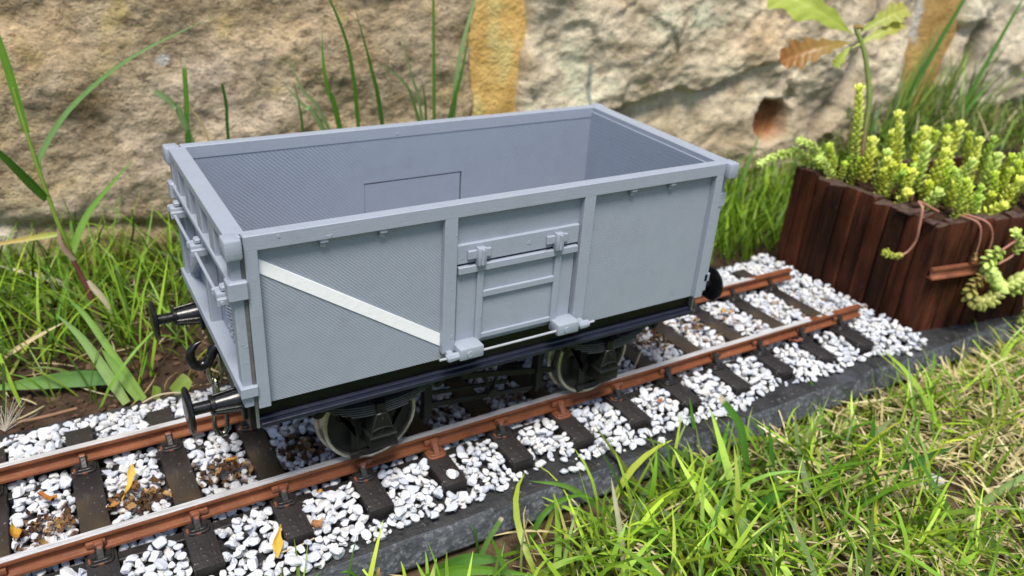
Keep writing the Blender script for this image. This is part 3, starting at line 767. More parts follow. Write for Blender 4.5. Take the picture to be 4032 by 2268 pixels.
for i, (x, y, z, r) in enumerate(stones):
    st = 1 if rng.random() < stain_amount(x, y) else 0
    k = rng.randrange(len(PP)); R = rotm()
    if i in big:
        o = bpy.data.objects.new('pebble', WHITE_ME[k * 2 + st]); link(o)
        o.matrix_world = Matrix.Translation(Vector((x, y, z)) * S) @ R.to_4x4() @ Matrix.Scale(r, 4)
        bay = int((x - SLX[0]) // 26.3) - 7      # 0 = the leftmost gap in the picture
        bay = max(0, min(13, bay))
        zone = 'on the near side of the track' if y < -23 else ('between the rails' if y < 20 else 'beyond the far rail')
        lab = ('brown-stained ' if st else 'white ') + 'pebble %s, %s sleeper gap from left' % (zone, ORD[bay])
        tag(o, lab, 'pebble', ('stained' if st else 'white') + ' ballast pebbles ' + zone + ', ' + ORD[bay] + ' gap')
    else:
        V, F = PP[k]; Rn = np.array(R)
        bulkV[st].append((V * r) @ Rn.T + np.array((x, y, z))); bulkF[st].append(F + off[st]); off[st] += len(V)
        tint = rng.choice(((1, 1, 1), (.92, .94, 1.0), (1, .975, .93), (.84, .87, .93), (.97, .97, .97), (.90, .89, .85), (.78, .81, .88)))
        bulkC[st].append(np.tile(np.array(tint), (len(V), 1)))
for st, (nm, mt, lb) in enumerate((('ballast', 'pebble', 'white marble chippings spread as ballast between the sleepers'), ('stained_ballast', 'pebble_stained', 'brown-stained marble chippings in the middle of the track'))):
    o = mesh_obj(nm, np.concatenate(bulkV[st]), np.concatenate(bulkF[st]), M[mt], ang=19, cols=np.concatenate(bulkC[st])); tag(o, lb, 'ballast', kind='stuff')
def ball_z(x, y):
    best = -9.
    for (a, c, z, r) in stones:
        if (a - x) ** 2 + (c - y) ** 2 < 6.5: best = max(best, z + r * .6)
    return best

# ------------------------------------------------------------------ fallen petals and leaf scraps on the ballast
def petal_mesh(L, Wd, curl, twist, c0, c1, nu=11, nv=5, crumple=.34):
    V = []; C = []
    for i in range(nu):
        t = i / (nu - 1); a = (t - .5) * curl
        R = L / max(abs(curl), .05); cx = math.sin(a) * R; cz = R * (1 - math.cos(a)) * (1 if curl > 0 else -1)
        w = Wd * .5 * (math.sin(math.pi * min(1, t * .93 + .05)) ** .6) * (.8 + .3 * math.sin(t * 7 + L))
        for j in range(nv):
            s = j / (nv - 1) * 2 - 1; tw = twist * (t - .5)
            yy = s * w * math.cos(tw); zz = s * w * math.sin(tw) + .55 * w * s * s
            V.append((cx + rng.gauss(0, crumple * .3), yy + rng.gauss(0, crumple * .3), cz + zz + rng.gauss(0, crumple)))
            f = min(1, max(0, t + rng.gauss(0, .18))); C.append(tuple(c0[k] * (1 - f) + c1[k] * f for k in range(3)))
    F = [(i * nv + j, i * nv + j + 1, (i + 1) * nv + j + 1, (i + 1) * nv + j) for i in range(nu - 1) for j in range(nv - 1)]
    return V, F, C
YEL = (.72, .42, .05); ORA = (.42, .17, .02); BRN = (.16, .075, .03); DRK = (.07, .033, .014); TAN = (.36, .21, .09)
def petal(name, label, x, y, L, W, rz, c0, c1, curl=1.2, twist=.8, dz=.8, tilt=0., grp=None, cat='petal'):
    V, F, C = petal_mesh(L, W, curl, twist, c0, c1)
    o = mesh_obj(name, V, F, M['petal'], ang=None, cols=C); o.location = Vector((x, y, ball_z(x, y) + dz)) * S; o.rotation_euler = (rng.gauss(0, .2), tilt, rz)
    sm = o.modifiers.new('smooth', 'SUBSURF'); sm.levels = 1; sm.render_levels = 1
    tag(o, label, cat, grp); return o
petal('fallen_petal', 'long curled yellow petal standing on the pebbles between the rails', -113.4, .7, 14, 2.9, 1.155, YEL, (.80, .52, .10), .9, 1.9, 1.6, -.3)
petal('fallen_petal', 'yellow petal with brown ends at the lower left between the rails', -145.0, -6.2, 10, 2.8, -1.38, YEL, ORA, 1.7, 2.2, 1.0)
petal('fallen_petal', 'orange-brown curled petal on white pebbles at the left', -136.0, 6.0, 7.5, 3.0, -.78, (.40, .12, .02), ORA, 1.4, .6, 1.3)
petal('fallen_petal', 'yellow petal leaning on a sleeper end on the near side', -79.4, -42.3, 11, 2.8, 1.16, (.75, .48, .08), YEL, .8, 1.4, 1.2, -.3)
petal('fallen_petal', 'glossy rust-brown petal on the near pebbles left of the front wheel', -66.6, -40.6, 5.4, 3.4, .5, (.26, .08, .015), (.55, .30, .14), 1.7, .5, 1.2)
petal('fallen_petal', 'small yellow scrap on the near pebbles beside the rail', -62.0, -28.5, 2.6, 1.4, .2, YEL, ORA, .8, .4, 1.0)
petal('fallen_petal', 'orange folded petal on the pebbles in front of the headstock', -82.4, -.6, 4.8, 2.2, .3, (.60, .28, .05), ORA, 1.3, .6, 1.0)
petal('fallen_petal', 'small triangular amber petal beside the long yellow one', -118.9, -6.3, 4.2, 2.6, .0, (.55, .26, .05), (.3, .13, .03), .9, .3, 1.0)
petal('fallen_petal', 'mustard petal on the far sleeper near the planter', 148.0, 6.0, 6.5, 2.8, -.6, (.60, .36, .04), ORA, 1.0, .5, 1.2)
petal('fallen_petal', 'pale orange scrap between the rails near the planter', 137, 2.5, 5, 1.8, .9, (.65, .38, .12), TAN, 1.0, .5, .8)
petal('fallen_leaf', 'dull red leaf lying on a sleeper chair by the planter', 158.0, -27.5, 7.5, 3.4, -.35, (.23, .06, .045), (.30, .09, .06), 1.0, .4, .8, cat='leaf')
petal('fallen_petal', 'orange scrap on the near pebbles right of the wagon', 72.0, -36.0, 4.0, 2.0, .5, (.50, .17, .06), (.40, .15, .05), .9, .3, .9)
petal('fallen_petal', 'tan scrap under the loose pebble on a sleeper top', -20.0, -40.0, 4.0, 1.6, .3, (.55, .33, .18), (.5, .25, .1), .8, .3, -4.4)
bays = {-138.0: 28, -111.7: 36, -85.4: 32, -59.1: 22, -32.8: 12, -6.4: 6, 19.9: 6, 98.6: 22, 124.9: 12, 72.4: 10}
lab_b = {-138.0: 'at the left edge of the photo', -111.7: 'in the first full gap from the left', -85.4: 'beside the long yellow petal', -59.1: 'just behind the headstock', -32.8: 'behind the front wheel', -6.4: 'under the brake gear', 19.9: 'under the wagon door', 72.4: 'behind the rear wheel', 98.6: 'just beyond the wagon end', 124.9: 'in the gap nearer the planter'}
for bx, n in bays.items():
    for k in range(n):
        for _ in range(30):
            x = bx + rng.gauss(0, 5.5); y = rng.gauss((-6 if bx < -100 else -3) if bx < 60 else 4, 3.6)
            if abs(x - bx) < 8.5 and abs(y) < 17: break
        c = rng.choice((BRN, BRN, DRK, DRK, TAN)); fk = rng.uniform(.4, 1.6)
        petal('dry_petal', 'crumpled brown dead petal among stained pebbles ' + lab_b[bx], x, y, rng.uniform(1.8, 4.2), rng.uniform(1.4, 3.0), rng.uniform(0, 6.28), c, tuple(v * fk for v in c), rng.uniform(-2.4, 2.6), rng.uniform(-2, 2), rng.uniform(.2, 1.0), rng.gauss(0, .4), 'crumpled brown petals ' + lab_b[bx])
# blob of brown paint splashes on stones by the rail

# ================================================================== GROUND
def ground_z(x, y):
    x = np.asarray(x, float); y = np.asarray(y, float)
    n = fbm(x * .022, y * .022, 3) ; n2 = fbm(x * .09 + 5, y * .09, 4); n3 = fbm(x * .3, y * .3 + 8, 3)
    back = -17.5 + 4.0 * n + 2.6 * n2 + .9 * n3 + 5.0 * sstep(100, 185, y)
    lawn = -26.0 - 2.0 * sstep(-64, -57, y) + 2.5 * n + 2.0 * n2 + .6 * n3 + 4.0 * sstep(60, 240, x) * sstep(-58, -80, y) + 2.0 * sstep(-60, -120, y)
    t = sstep(-20, 20, y)
    z = lawn * (1 - t) + back * t
    under = sstep(-59, -53, y) * sstep(62, 56, y)
    z = z * (1 - under) - 26 * under
    far = sstep(380, 900, np.hypot(x - 60, y * 1.1))
    return z * (1 - far) + -24 * far
fine_x = np.arange(-240, 460, 2.6); fine_y = np.arange(-215, 215, 2.6)
out = np.array([30, 90, 200, 450, 1000, 2500, 7000, 20000, 60000.])
gx = np.concatenate([-240 - out[::-1], fine_x, fine_x[-1] + out]); gy = np.concatenate([-215 - out[::-1], fine_y, fine_y[-1] + out])
X, Y = np.meshgrid(gx, gy); Z = ground_z(X, Y)
V = np.stack([X.ravel(), Y.ravel(), Z.ravel()], 1); nx_, ny_ = len(gx), len(gy)
idx = np.arange(nx_ * ny_).reshape(ny_, nx_)
F = np.stack([idx[:-1, :-1].ravel(), idx[:-1, 1:].ravel(), idx[1:, 1:].ravel(), idx[1:, :-1].ravel()], 1)
lawnm = sstep(0, -40, Y).ravel()[:, None]; wet = (fbm(X * .02, Y * .02 + 3, 3).ravel()[:, None] * .5 + .5)
C = np.array([[.066, .044, .031]]) * (1 - lawnm) + np.array([[.125, .088, .055]]) * lawnm
C = C * (.75 + .5 * wet)
far = sstep(500, 1500, np.hypot(X - 60, Y)).ravel()[:, None]; C = C * (1 - far) + np.array([[.07, .10, .03]]) * far
tag(mesh_obj('ground', V, F, M['soil'], ang=None, cols=C), kind='structure')
# loose clods
def lumps(name, label, n, fx, fy, rs, col, kind='stuff'):
    Vs = []; Fs = []; Cs = []; o_ = 0
    for k in range(n):
        V, F = PP[6 + k % 12]; r = rng.uniform(*rs) * rng.choice((1, 1, .6)); x, y = fx(), fy()
        z = float(ground_z(x, y)) + r * .3
        Vs.append((V * r) @ np.array(rotm()).T + np.array((x, y, z))); Fs.append(F + o_); o_ += len(V)
        c = np.array(col) * rng.choice((.5, .8, 1., 1.2, 1.6, 2.2)); Cs.append(np.tile(c, (len(V), 1)))
    tag(mesh_obj(name, np.concatenate(Vs), np.concatenate(Fs), M['soil'], ang=40, cols=np.concatenate(Cs)), label, 'soil', kind=kind)
lumps('soil_crumbs', 'dark brown soil crumbs behind the slab', 3200, lambda: rng.uniform(-200, 120), lambda: rng.uniform(59, 175), (.6, 2.0), (.075, .045, .03))
lumps('lawn_soil_crumbs', 'dry brown soil crumbs showing between the lawn blades', 1300, lambda: rng.uniform(-70, 260), lambda: rng.uniform(-160, -56), (.5, 1.6), (.14, .10, .065))

# ================================================================== STONE WALL
def wall_y(x): return 177.3 - .07 * np.asarray(x, float)
wall = empty('stone_wall', (150, 166.8, -22), (0, 0, 0)); tag(wall, 'rough sandstone garden wall with ochre mortar joints behind the wagon', 'wall')
WOFF = Vector((150, 166.8, -22)) * S
ZB, ZT = -40, 235
def wall_part(name, x0, x1, step, depth, colour, mat, zb=ZB, zt=ZT, ragged=7., rnd=8., back=60):
    """depth(x,z) -> mm toward the viewer; the edges roll back so a joint shows"""
    us = np.linspace(0, 1, int((x1 - x0) / step)); zs = np.arange(zb, zt, step)
    U, Zz = np.meshgrid(us, zs)
    e0 = ragged * fbm(Zz * .025, Zz * 0 + x0, 4); e1 = ragged * fbm(Zz * .025 + 60, Zz * 0 + x1, 4)
    Xx = x0 + (x1 - x0) * U + e0 * (1 - U) ** 2 + e1 * U ** 2
    d = depth(Xx, Zz)
    dl = (Xx - (x0 + e0)); dr = ((x1 + e1) - Xx)
    if rnd: 
        ed = np.minimum(dl, dr); q = np.clip(1 - ed / rnd, 0, 1); d = d - rnd * .8 * q ** 2.2
    Yy = wall_y(Xx) - d
    col = np.clip(colour(Xx, Zz, d) * ((2.05 if x1 < 110 else 1.55) if mat in (M['stone'], M['stone_pale']) else 1.18), 0, .66)
    n, m = len(us), len(zs); V = np.stack([Xx.ravel(), Yy.ravel(), Zz.ravel()], 1)
    idx = np.arange(n * m).reshape(m, n)
    F = np.stack([idx[:-1, :-1].ravel(), idx[:-1, 1:].ravel(), idx[1:, 1:].ravel(), idx[1:, :-1].ravel()], 1).tolist()
    # close the stone behind
    rim = idx[0, :].tolist() + idx[1:, -1].tolist() + idx[-1, -2::-1].tolist() + idx[-2:0:-1, 0].tolist()
    bx = V[rim].copy(); bx[:, 1] = wall_y(bx[:, 0]) + back; b0 = len(V)
    V = np.concatenate([V, bx]); L = len(rim)
    F += [(rim[(i + 1) % L], rim[i], b0 + i, b0 + (i + 1) % L) for i in range(L)]; F.append(tuple(b0 + i for i in range(L)))
    cols = np.concatenate([col.reshape(-1, 3), np.tile(col.reshape(-1, 3).mean(0), (L, 1))])
    V = V - np.array((150, 166.8, -22))
    return mesh_obj(name, V, F, mat, wall, ang=None, cols=cols)
def lerp(a, b, t): return a[..., :] * (1 - t[..., None]) + np.array(b) * t[..., None]
def flat(shape, c): return np.ones(shape + (3,)) * np.array(c)
def facets(x, z, sc, seed, slope):
    """broken-stone planes: each voronoi cell is a tilted facet, warped so the edges run irregularly"""
    r = np.random.default_rng(seed)
    wx = x + 14 * fbm(x * .022, z * .022 + seed, 4); wz = z + 14 * fbm(x * .022 + 31, z * .022, 4)
    nx, nz = int(760 / sc) + 3, int(330 / sc) + 3
    best = np.full(x.shape, 1e9); out = np.zeros(x.shape); sec = np.full(x.shape, 1e9)
    for i in range(nx):
        for j in range(nz):
            cx = -300 + (i + r.random()) * sc; cz = -60 + (j + r.random()) * sc * .8
            a, b, c = r.normal(0, slope, 3); h = a * (wx - cx) + b * (wz - cz) + c * sc * .5
            d2 = (wx - cx) ** 2 + ((wz - cz) * 1.4) ** 2
            m = d2 < best; sec = np.where(m, best, np.minimum(sec, d2)); out = np.where(m, h, out); best = np.minimum(best, d2)
    return out, np.sqrt(sec) - np.sqrt(best)
def d_left(x, z):
    f, e = facets(x, z, 70, 3, .09)
    d = 4 + 9 * fbm(x * .013, z * .015, 3) + 3.0 * fbm(x * .035, z * .04, 4, .5) + 1.3 * fbm(x * .17, z * .2, 4, .6)
    k = np.exp(-((x + 48) / 45) ** 2 - ((z - 45) / 30) ** 2); d += 4 * k                 # smooth pink shoulder
    d -= 2.5 * np.exp(-((z - 12 + .12 * (x + 110)) / 3.2) ** 2) * sstep(-20, -80, x)        # dark crack lower left
    return d
def c_left(x, z, d):
    c = flat(x.shape, (.185, .147, .096))
    n = fbm(x * .02, z * .024, 4)
    c = lerp(c, (.25, .19, .12), sstep(-.1, .5, n)); c = lerp(c, (.120, .090, .050), sstep(.05, .5, -n))
    ol = fbm(x * .045 + 9, z * .05, 4); c = lerp(c, (.21, .165, .065), sstep(.1, .5, ol) * .7)
    for cx, cz, rx, rz, a in ((-44, 78, 18, 15, .75), (-62, 40, 38, 26, .7), (-20, 62, 20, 10, .5), (-104, 24, 26, 10, .55), (66, 80, 14, 26, .25)):
        k = np.exp(-((x - cx) / rx) ** 2 - ((z - cz) / rz) ** 2) * a + .25 * fbm(x * .06, z * .06 + cx, 3) * a
        c = lerp(c, (.285, .238, .195), np.clip(k * 1.2, 0, .85))
    gr = sstep(20, -8, z + 10 * fbm(x * .03, z * .03, 3)); c = lerp(c, (.15, .125, .050), gr * .75)
    kk = np.exp(-((x + 61.7) / 3.2) ** 2 - ((z - 88) / 3.2) ** 2); c = lerp(c, (.62, .60, .54), np.clip(sstep(.45, .7, kk), 0, 1))
    kk = np.exp(-((x + 149) / 16) ** 2 - ((z - 12) / 12) ** 2); c = lerp(c, (.38, .36, .34), np.clip(kk * .8, 0, 1))
    return c
def d_mid(x, z):
    f, e = facets(x, z, 52, 9, .16)
    d = 5 + .22 * f + 9 * fbm(x * .014 + 3, z * .016, 3) + 1.5 * fbm(x * .04, z * .06, 5, .6, ridge=True) + 1.8 * fbm(x * .14, z * .16, 4, .6)
    lz = np.interp(x, [128, 150, 196, 236, 262, 300, 330], [30, 36, 51, 61, 58, 74, 76]) + 4 * fbm(x * .05, z * 0 + 2, 4)
    u = sstep(0, 3.0, lz - z); d -= 8 * u * sstep(140, 170, x) * np.exp(-np.clip(lz - z, 0, 99) / 24) * sstep(330, 290, x)   # undercut ledge
    hx, hz = (x - 320) / 17, (z - 34) / 15; h = 1 - sstep(.72, 1.02, np.sqrt(hx * hx + hz * hz) + .3 * fbm(x * .07, z * .07 + 3, 4)); d -= 15 * h          # rusty pocket
    d -= 7 * np.exp(-((x - 385 - .4 * (z - 60)) / 8) ** 2) * sstep(20, 40, z)
    return d
def c_mid(x, z, d):
    c = flat(x.shape, (.42, .365, .275))
    n = fbm(x * .018 + 5, z * .022, 4); c = lerp(c, (.50, .435, .325), sstep(0, .45, n)); c = lerp(c, (.27, .21, .135), sstep(0, .45, -n) * .8)
    m = fbm(x * .05, z * .06 + 7, 4); c = lerp(c, (.21, .165, .115), sstep(.15, .5, m) * .6)
    low = sstep(60, 25, z + 12 * fbm(x * .03, z * .03 + 1, 3)) * sstep(160, 200, x); c = lerp(c, (.265, .215, .150), low * .8)
    p = np.exp(-((x - 300) / 30) ** 2 - ((z - 88) / 22) ** 2); c = lerp(c, (.42, .29, .17), np.clip(p * .55, 0, 1))
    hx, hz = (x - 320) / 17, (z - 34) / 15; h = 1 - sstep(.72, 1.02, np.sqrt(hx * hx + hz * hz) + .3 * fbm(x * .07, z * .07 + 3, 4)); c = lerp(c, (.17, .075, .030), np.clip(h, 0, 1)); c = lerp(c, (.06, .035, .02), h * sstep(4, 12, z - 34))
    k = np.exp(-((x - 375 - .4 * (z - 60)) / 14) ** 2); c = lerp(c, (.16, .125, .095), np.clip(k * (.55 + .6 * fbm(x * .05, z * .05, 3)), 0, .85))
    for x0, z0, z1, ww in ((168.5, 58, 77, 1.5), (169.5, 46, 60, .7), (158, 48, 52, 1.2), (176, 50, 54, 1.0)):
        k = np.exp(-((x - x0 - .6 * fbm(z * .1, z * 0, 2)) / ww) ** 2) * sstep(z0 - 2, z0, z) * sstep(z1 + 1, z1 - 1, z); c = lerp(c, (.075, .13, .12), np.clip(k, 0, .85))
    return c
def d_right(x, z):
    f, e = facets(x, z, 46, 21, .15)
    d = 4 + .6 * f + 6 * fbm(x * .015, z * .018 + 9, 3) + 2.5 * fbm(x * .045, z * .06, 5, .6, ridge=True) + 1.6 * fbm(x * .15, z * .17, 4, .6)
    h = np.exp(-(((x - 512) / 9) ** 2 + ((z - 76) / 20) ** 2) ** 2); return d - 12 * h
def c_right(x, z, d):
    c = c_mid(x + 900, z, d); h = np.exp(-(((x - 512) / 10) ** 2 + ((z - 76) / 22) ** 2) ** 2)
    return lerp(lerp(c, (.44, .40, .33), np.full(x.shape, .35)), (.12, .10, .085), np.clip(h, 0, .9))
def d_mort(x, z): return -1.2 + 1.4 * fbm(x * .04, z * .03, 4) + .5 * fbm(x * .2, z * .2, 3)
def c_mort(x, z, d):
    c = flat(x.shape, (.56, .365, .125)); n = fbm(x * .06, z * .03, 4)
    c = lerp(c, (.64, .46, .19), sstep(0, .5, n)); c = lerp(c, (.46, .285, .085), sstep(.1, .5, -n))
    return c
def c_mort2(x, z, d):
    c = flat(x.shape, (.42, .27, .10)); n = fbm(x * .05, z * .03 + 6, 4)
    c = lerp(c, (.33, .20, .065), sstep(0, .4, n))
    k = np.exp(-((x - 446 + .16 * (z - 90) - 5 * fbm(z * .06, z * 0, 3)) / 4.2) ** 2) * sstep(78, 86, z + 5 * fbm(x * .1, z * .1, 2)); c = lerp(c, (.72, .69, .64), np.clip(k, 0, .9))
    return c
wall_part('stone_block', -300, 96, 1.5, d_left, c_left, M['stone'])
wall_part('stone_block', 125, 441, 1.5, d_mid, c_mid, M['stone_pale'], ragged=6)
wall_part('stone_block', 488, 800, 2.2, d_right, c_right, M['stone_pale'], ragged=8)
wall_part('mortar_joint', 82, 140, 1.6, d_mort, c_mort, M['mortar'], rnd=0)
wall_part('mortar_joint', 425, 505, 2.0, d_mort, c_mort2, M['mortar'], rnd=0)

# ================================================================== PLANTER
PA = math.radians(-9.5)
planter = empty('timber_planter', (224.5, -38, -12)); tag(planter, 'dark brown planter box of upright timber strips at the end of the track', 'planter')
PO = Vector((224.5, -38, -12))
dirS = Vector((math.cos(PA), math.sin(PA), 0)); dirF = Vector((.01, 1, 0)).normalized()
def plank(org, along, w, th, h, mat, jag=.8):
    """vertical strip: org = outer bottom corner (mm, relative), along = direction, thickness goes inward"""
    inn = Vector((-along.y, along.x, 0)) if along.x > .5 else Vector((along.y, -along.x, 0))
    b = bmesh.new(); n = 7; rings = []
    prof = [(0.35, 0), (w - .35, 0), (w, .35), (w, th), (0, th), (0, .35)]
    zs = [0, h * .25, h * .5, h * .75, h - 1.5, h]
    for i, zz in enumerate(zs):
        r = []
        for k, (a, c) in enumerate(prof):
            top = (i == len(zs) - 1)
            dz = rng.uniform(-jag, jag) * .6 if top else 0; da = rng.uniform(-.12, .12)
            if top: a = a * .94 + w * .03 + rng.uniform(-.2, .2); c = c + (.35 if c < 1 else -.25) + rng.uniform(-.2, .2)
            p = org + along * (a + da) + inn * c + Vector((0, 0, zz + dz)); r.append(b.verts.new(p))
        rings.append(r)
    for i in range(len(rings) - 1):
        for j in range(6): b.faces.new((rings[i][j], rings[i][(j + 1) % 6], rings[i + 1][(j + 1) % 6], rings[i + 1][j]))
    b.faces.new(rings[-1]); b.faces.new(rings[0][::-1])
    bmesh.ops.recalc_face_normals(b, faces=b.faces[:])
    me = bpy.data.meshes.new('plank'); b.transform(Matrix.Scale(S, 4)); b.to_mesh(me); b.free(); me.materials.append(mat); finish(me, True, 40)
    return link(bpy.data.objects.new('timber_strip', me), planter)
wd = 8.35; FN = 9; TM = [M['timber'], M['timber2'], M['timber3'], M['timber2'], M['timber'], M['timber2'], M['timber3'], M['timber'], M['timber2']]
for k in range(FN):
    h = 56.5 + rng.uniform(-1.2, .9); st = rng.uniform(-1.0, 1.0)
    w = wd + rng.uniform(-.5, .3)
    plank(dirF * (k * 9.0) + Vector((st, 0, 0)), dirF, w, 7.5, h, TM[k], 1.6)
for k in range(12):
    h = 56.5 + rng.uniform(-.8, .8)
    plank(dirS * (7.9 + k * 9.0) + Vector((0, rng.uniform(-.6, .6), 0)), dirS, wd, 6.0, h, TM[(k * 2 + 1) % 9], 1.6)
for k in range(13):
    plank(dirS * (k * 9.0) + dirF * 81 , dirS, wd, 5.0, 56 + rng.uniform(-.8, .8), M['timber'])
for k in range(9): plank(dirS * 124 + dirF * (k * 9), dirF, wd, 6, 56, M['timber'])
bb = B(); bb.prism([((dirS * a + dirF * c).x, (dirS * a + dirF * c).y) for a, c in ((2.5, 2.5), (122, 2.5), (122, 82), (2.5, 82))], .5, 50, plane='xy', bev=0); bb.build('inner_box', M['timber3'], planter)
# soil fill
fx = np.linspace(4, 120, 50); fy = np.linspace(4, 83, 36); V = []
for a in fx:
    for c in fy: p = dirS * float(a) + dirF * float(c); V.append((p.x, p.y, 51 + 3 * float(fbm(np.array([a * .06]), np.array([c * .06]), 4)[0])))
F = [(i * 36 + j, (i + 1) * 36 + j, (i + 1) * 36 + j + 1, i * 36 + j + 1) for i in range(49) for j in range(35)]
mesh_obj('soil_fill', V, F, M['potsoil'], planter, ang=None)
# length of rail fixed along the side
rp = [(a, c * 1.08) for a, c in prof]
b = B(); L0, L1 = 1.5, 36
rings = []
for L_ in (L0, L1):
    rings.append([dirS * L_ + Vector((math.sin(PA), -math.cos(PA), 0)) * (a * .8 + 1.4) + Vector((0, 0, 35.8 + c * .95)) for a, c in rp])
b.ring(rings); b.build('side_rail', M['chair_brown'], planter, ang=30)
# end-grain flakes lifting from the top edge
for q, (yy, ln) in enumerate(((14.5, 7.5), (2.5, 5.5))):
    V = []; 
    for i in range(7):
        for j in range(4): V.append((-1.6 + j * 1.6 + rng.uniform(-.5, .5), yy + i * ln / 6 + rng.uniform(-.3, .3), 56.9 + rng.uniform(-.25, .35) - (0.5 if j == 0 else 0)))
    F = [(i * 4 + j, i * 4 + j + 1, (i + 1) * 4 + j + 1, (i + 1) * 4 + j) for i in range(6) for j in range(3)]
    o = mesh_obj('wood_flake', V, F, M['timber'], planter, ang=None); md = o.modifiers.new('thick', 'SOLIDIFY'); md.thickness = .006

# ================================================================== GRASS AND PLANTS
def grass(name, P, az, L, th0, th1, W, cols, mat, K=5, parent=None, tipcol=None, flat_roll=None):
    """ribbons bending from th0 to th1 (angle from vertical) toward azimuth az"""
    N = len(P); P = np.asarray(P, float); pts = [P]
    dirx, diry = np.cos(az), np.sin(az); cur = P.copy()
    azc = nr.normal(0, .55, N)
    for k in range(K):
        az_ = az + azc * k / K; dirx, diry = np.cos(az_), np.sin(az_)
        th = th0 + (th1 - th0) * ((k + .5) / K)
        cur = cur + np.stack([np.sin(th) * dirx, np.sin(th) * diry, np.cos(th)], 1) * (L / K)[:, None]
        pts.append(cur.copy())
    side = np.stack([-diry, dirx, np.zeros(N)], 1)
    roll = flat_roll if flat_roll is not None else nr.uniform(-.9, .9, N)
    side = side * np.cos(roll)[:, None] + np.stack([dirx * 0, diry * 0, np.ones(N)], 1) * np.sin(roll)[:, None] * .6
    V = np.zeros((N, (K + 1) * 2, 3)); C = np.zeros((N, (K + 1) * 2, 3))
    for k in range(K + 1):
        t = k / K; w = (W * .5 * (1 - t ** 3.6) * (.8 + .3 * min(1, t * 3)))[:, None]
        if k == K: w = (W * .04)[:, None]
        V[:, 2 * k] = pts[k] - side * w; V[:, 2 * k + 1] = pts[k] + side * w
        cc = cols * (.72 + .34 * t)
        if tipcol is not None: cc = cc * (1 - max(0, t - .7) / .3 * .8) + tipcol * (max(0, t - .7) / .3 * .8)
        C[:, 2 * k] = cc; C[:, 2 * k + 1] = cc
    base = (np.arange(N) * (K + 1) * 2)[:, None, None]
    q = np.array([[2 * k, 2 * k + 1, 2 * k + 3, 2 * k + 2] for k in range(K)])[None]
    F = (base + q).reshape(-1, 4)
    return mesh_obj(name, V.reshape(-1, 3), F, mat, parent, ang=None, cols=C.reshape(-1, 3))
def greens(n, a=(.085, .20, .018), b=(.20, .33, .045)):
    t = nr.random((n, 1)) ** 1.2; c = np.array(a) * (1 - t) + np.array(b) * t; y_ = np.where(nr.random((n, 1)) < .18, 1.25, 1.) ; return c * np.array((1.62, 1.42, 1.08)) * np.concatenate([y_, np.ones((n, 2))], 1) * nr.choice([.4, .6, .85, 1.0, 1.2, 1.4], (n, 1))
def straws(n):
    t = nr.random((n, 1)); c = np.array((.60, .45, .19)) * (1 - t) + np.array((.90, .80, .48)) * t; return c * nr.uniform(.7, 1.15, (n, 1))
def scatter(n, x0, x1, y0, y1, dens):
    x = nr.uniform(x0, x1, n * 4); y = nr.uniform(y0, y1, n * 4); p = dens(x, y); m = nr.random(n * 4) < p
    x, y = x[m][:n], y[m][:n]; return np.stack([x, y, ground_z(x, y)], 1)
U = lambda a, b, n: nr.uniform(a, b, n)
# --- lawn in front
def dl(x, y):
    front = sstep(-56.5, -60, y)
    bare = np.exp(-((x + 6) / 26) ** 2 - ((y + 62) / 9) ** 2) * .85 + np.exp(-((x - 147) / 16) ** 2 - ((y + 113) / 9) ** 2) * .6 + np.exp(-((x + 35) / 20) ** 2 - ((y + 72) / 10) ** 2) * .5
    return np.clip(front * (.55 + .5 * fbm(x * .03, y * .03, 3)) - bare, 0, 1)
def dgreen(x, y): return np.clip(dl(x, y) * (1.0 - .85 * sstep(90, 170, x + y * .3) * (.4 + fbm(x * .03 + 4, y * .03, 3))), 0.02, 1) * sstep(-58.5, -66, y)
def dstraw(x, y): return np.clip(dl(x, y) * (.30 + 1.1 * sstep(65, 150, x - (y + 60) * .3)) + .05, 0, 1) * sstep(-58, -66, y)
P = scatter(9000, -200, 420, -240, -56, dstraw); n = len(P); P[:, 2] += U(.2, 5.5, n)
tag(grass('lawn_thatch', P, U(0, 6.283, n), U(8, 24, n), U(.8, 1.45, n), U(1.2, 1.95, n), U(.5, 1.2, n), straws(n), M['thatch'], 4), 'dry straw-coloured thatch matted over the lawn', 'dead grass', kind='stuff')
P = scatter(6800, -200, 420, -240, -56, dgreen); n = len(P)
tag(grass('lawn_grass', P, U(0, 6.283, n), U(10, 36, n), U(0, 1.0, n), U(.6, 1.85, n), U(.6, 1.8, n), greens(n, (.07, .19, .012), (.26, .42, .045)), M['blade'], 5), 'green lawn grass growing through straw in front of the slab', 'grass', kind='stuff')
P = scatter(760, -200, 420, -230, -64, lambda x, y: dgreen(x, y) * sstep(210, 90, x)); n = len(P)
tag(grass('broad_lawn_grass', P, U(0, 6.283, n), U(20, 48, n), U(.3, 1.15, n), U(.9, 1.9, n), U(1.4, 3.0, n), greens(n, (.07, .20, .015), (.24, .40, .06)), M['blade'], 7), 'broad bright green blades lying through the lawn', 'grass', kind='stuff')
# --- short turf hugging the slab edge on the right
P = scatter(900, 40, 420, -68, -56.5, lambda x, y: .2 + .8 * sstep(60, 160, x)); n = len(P)
tag(grass('edge_grass', P, U(-2.2, .9, n), U(5, 11, n), U(.3, 1.1, n), U(.8, 1.7, n), U(.8, 1.9, n), greens(n, (.12, .25, .02), (.30, .42, .06)), M['blade'], 5), 'low grass creeping along the right edge of the slab', 'grass', kind='stuff')
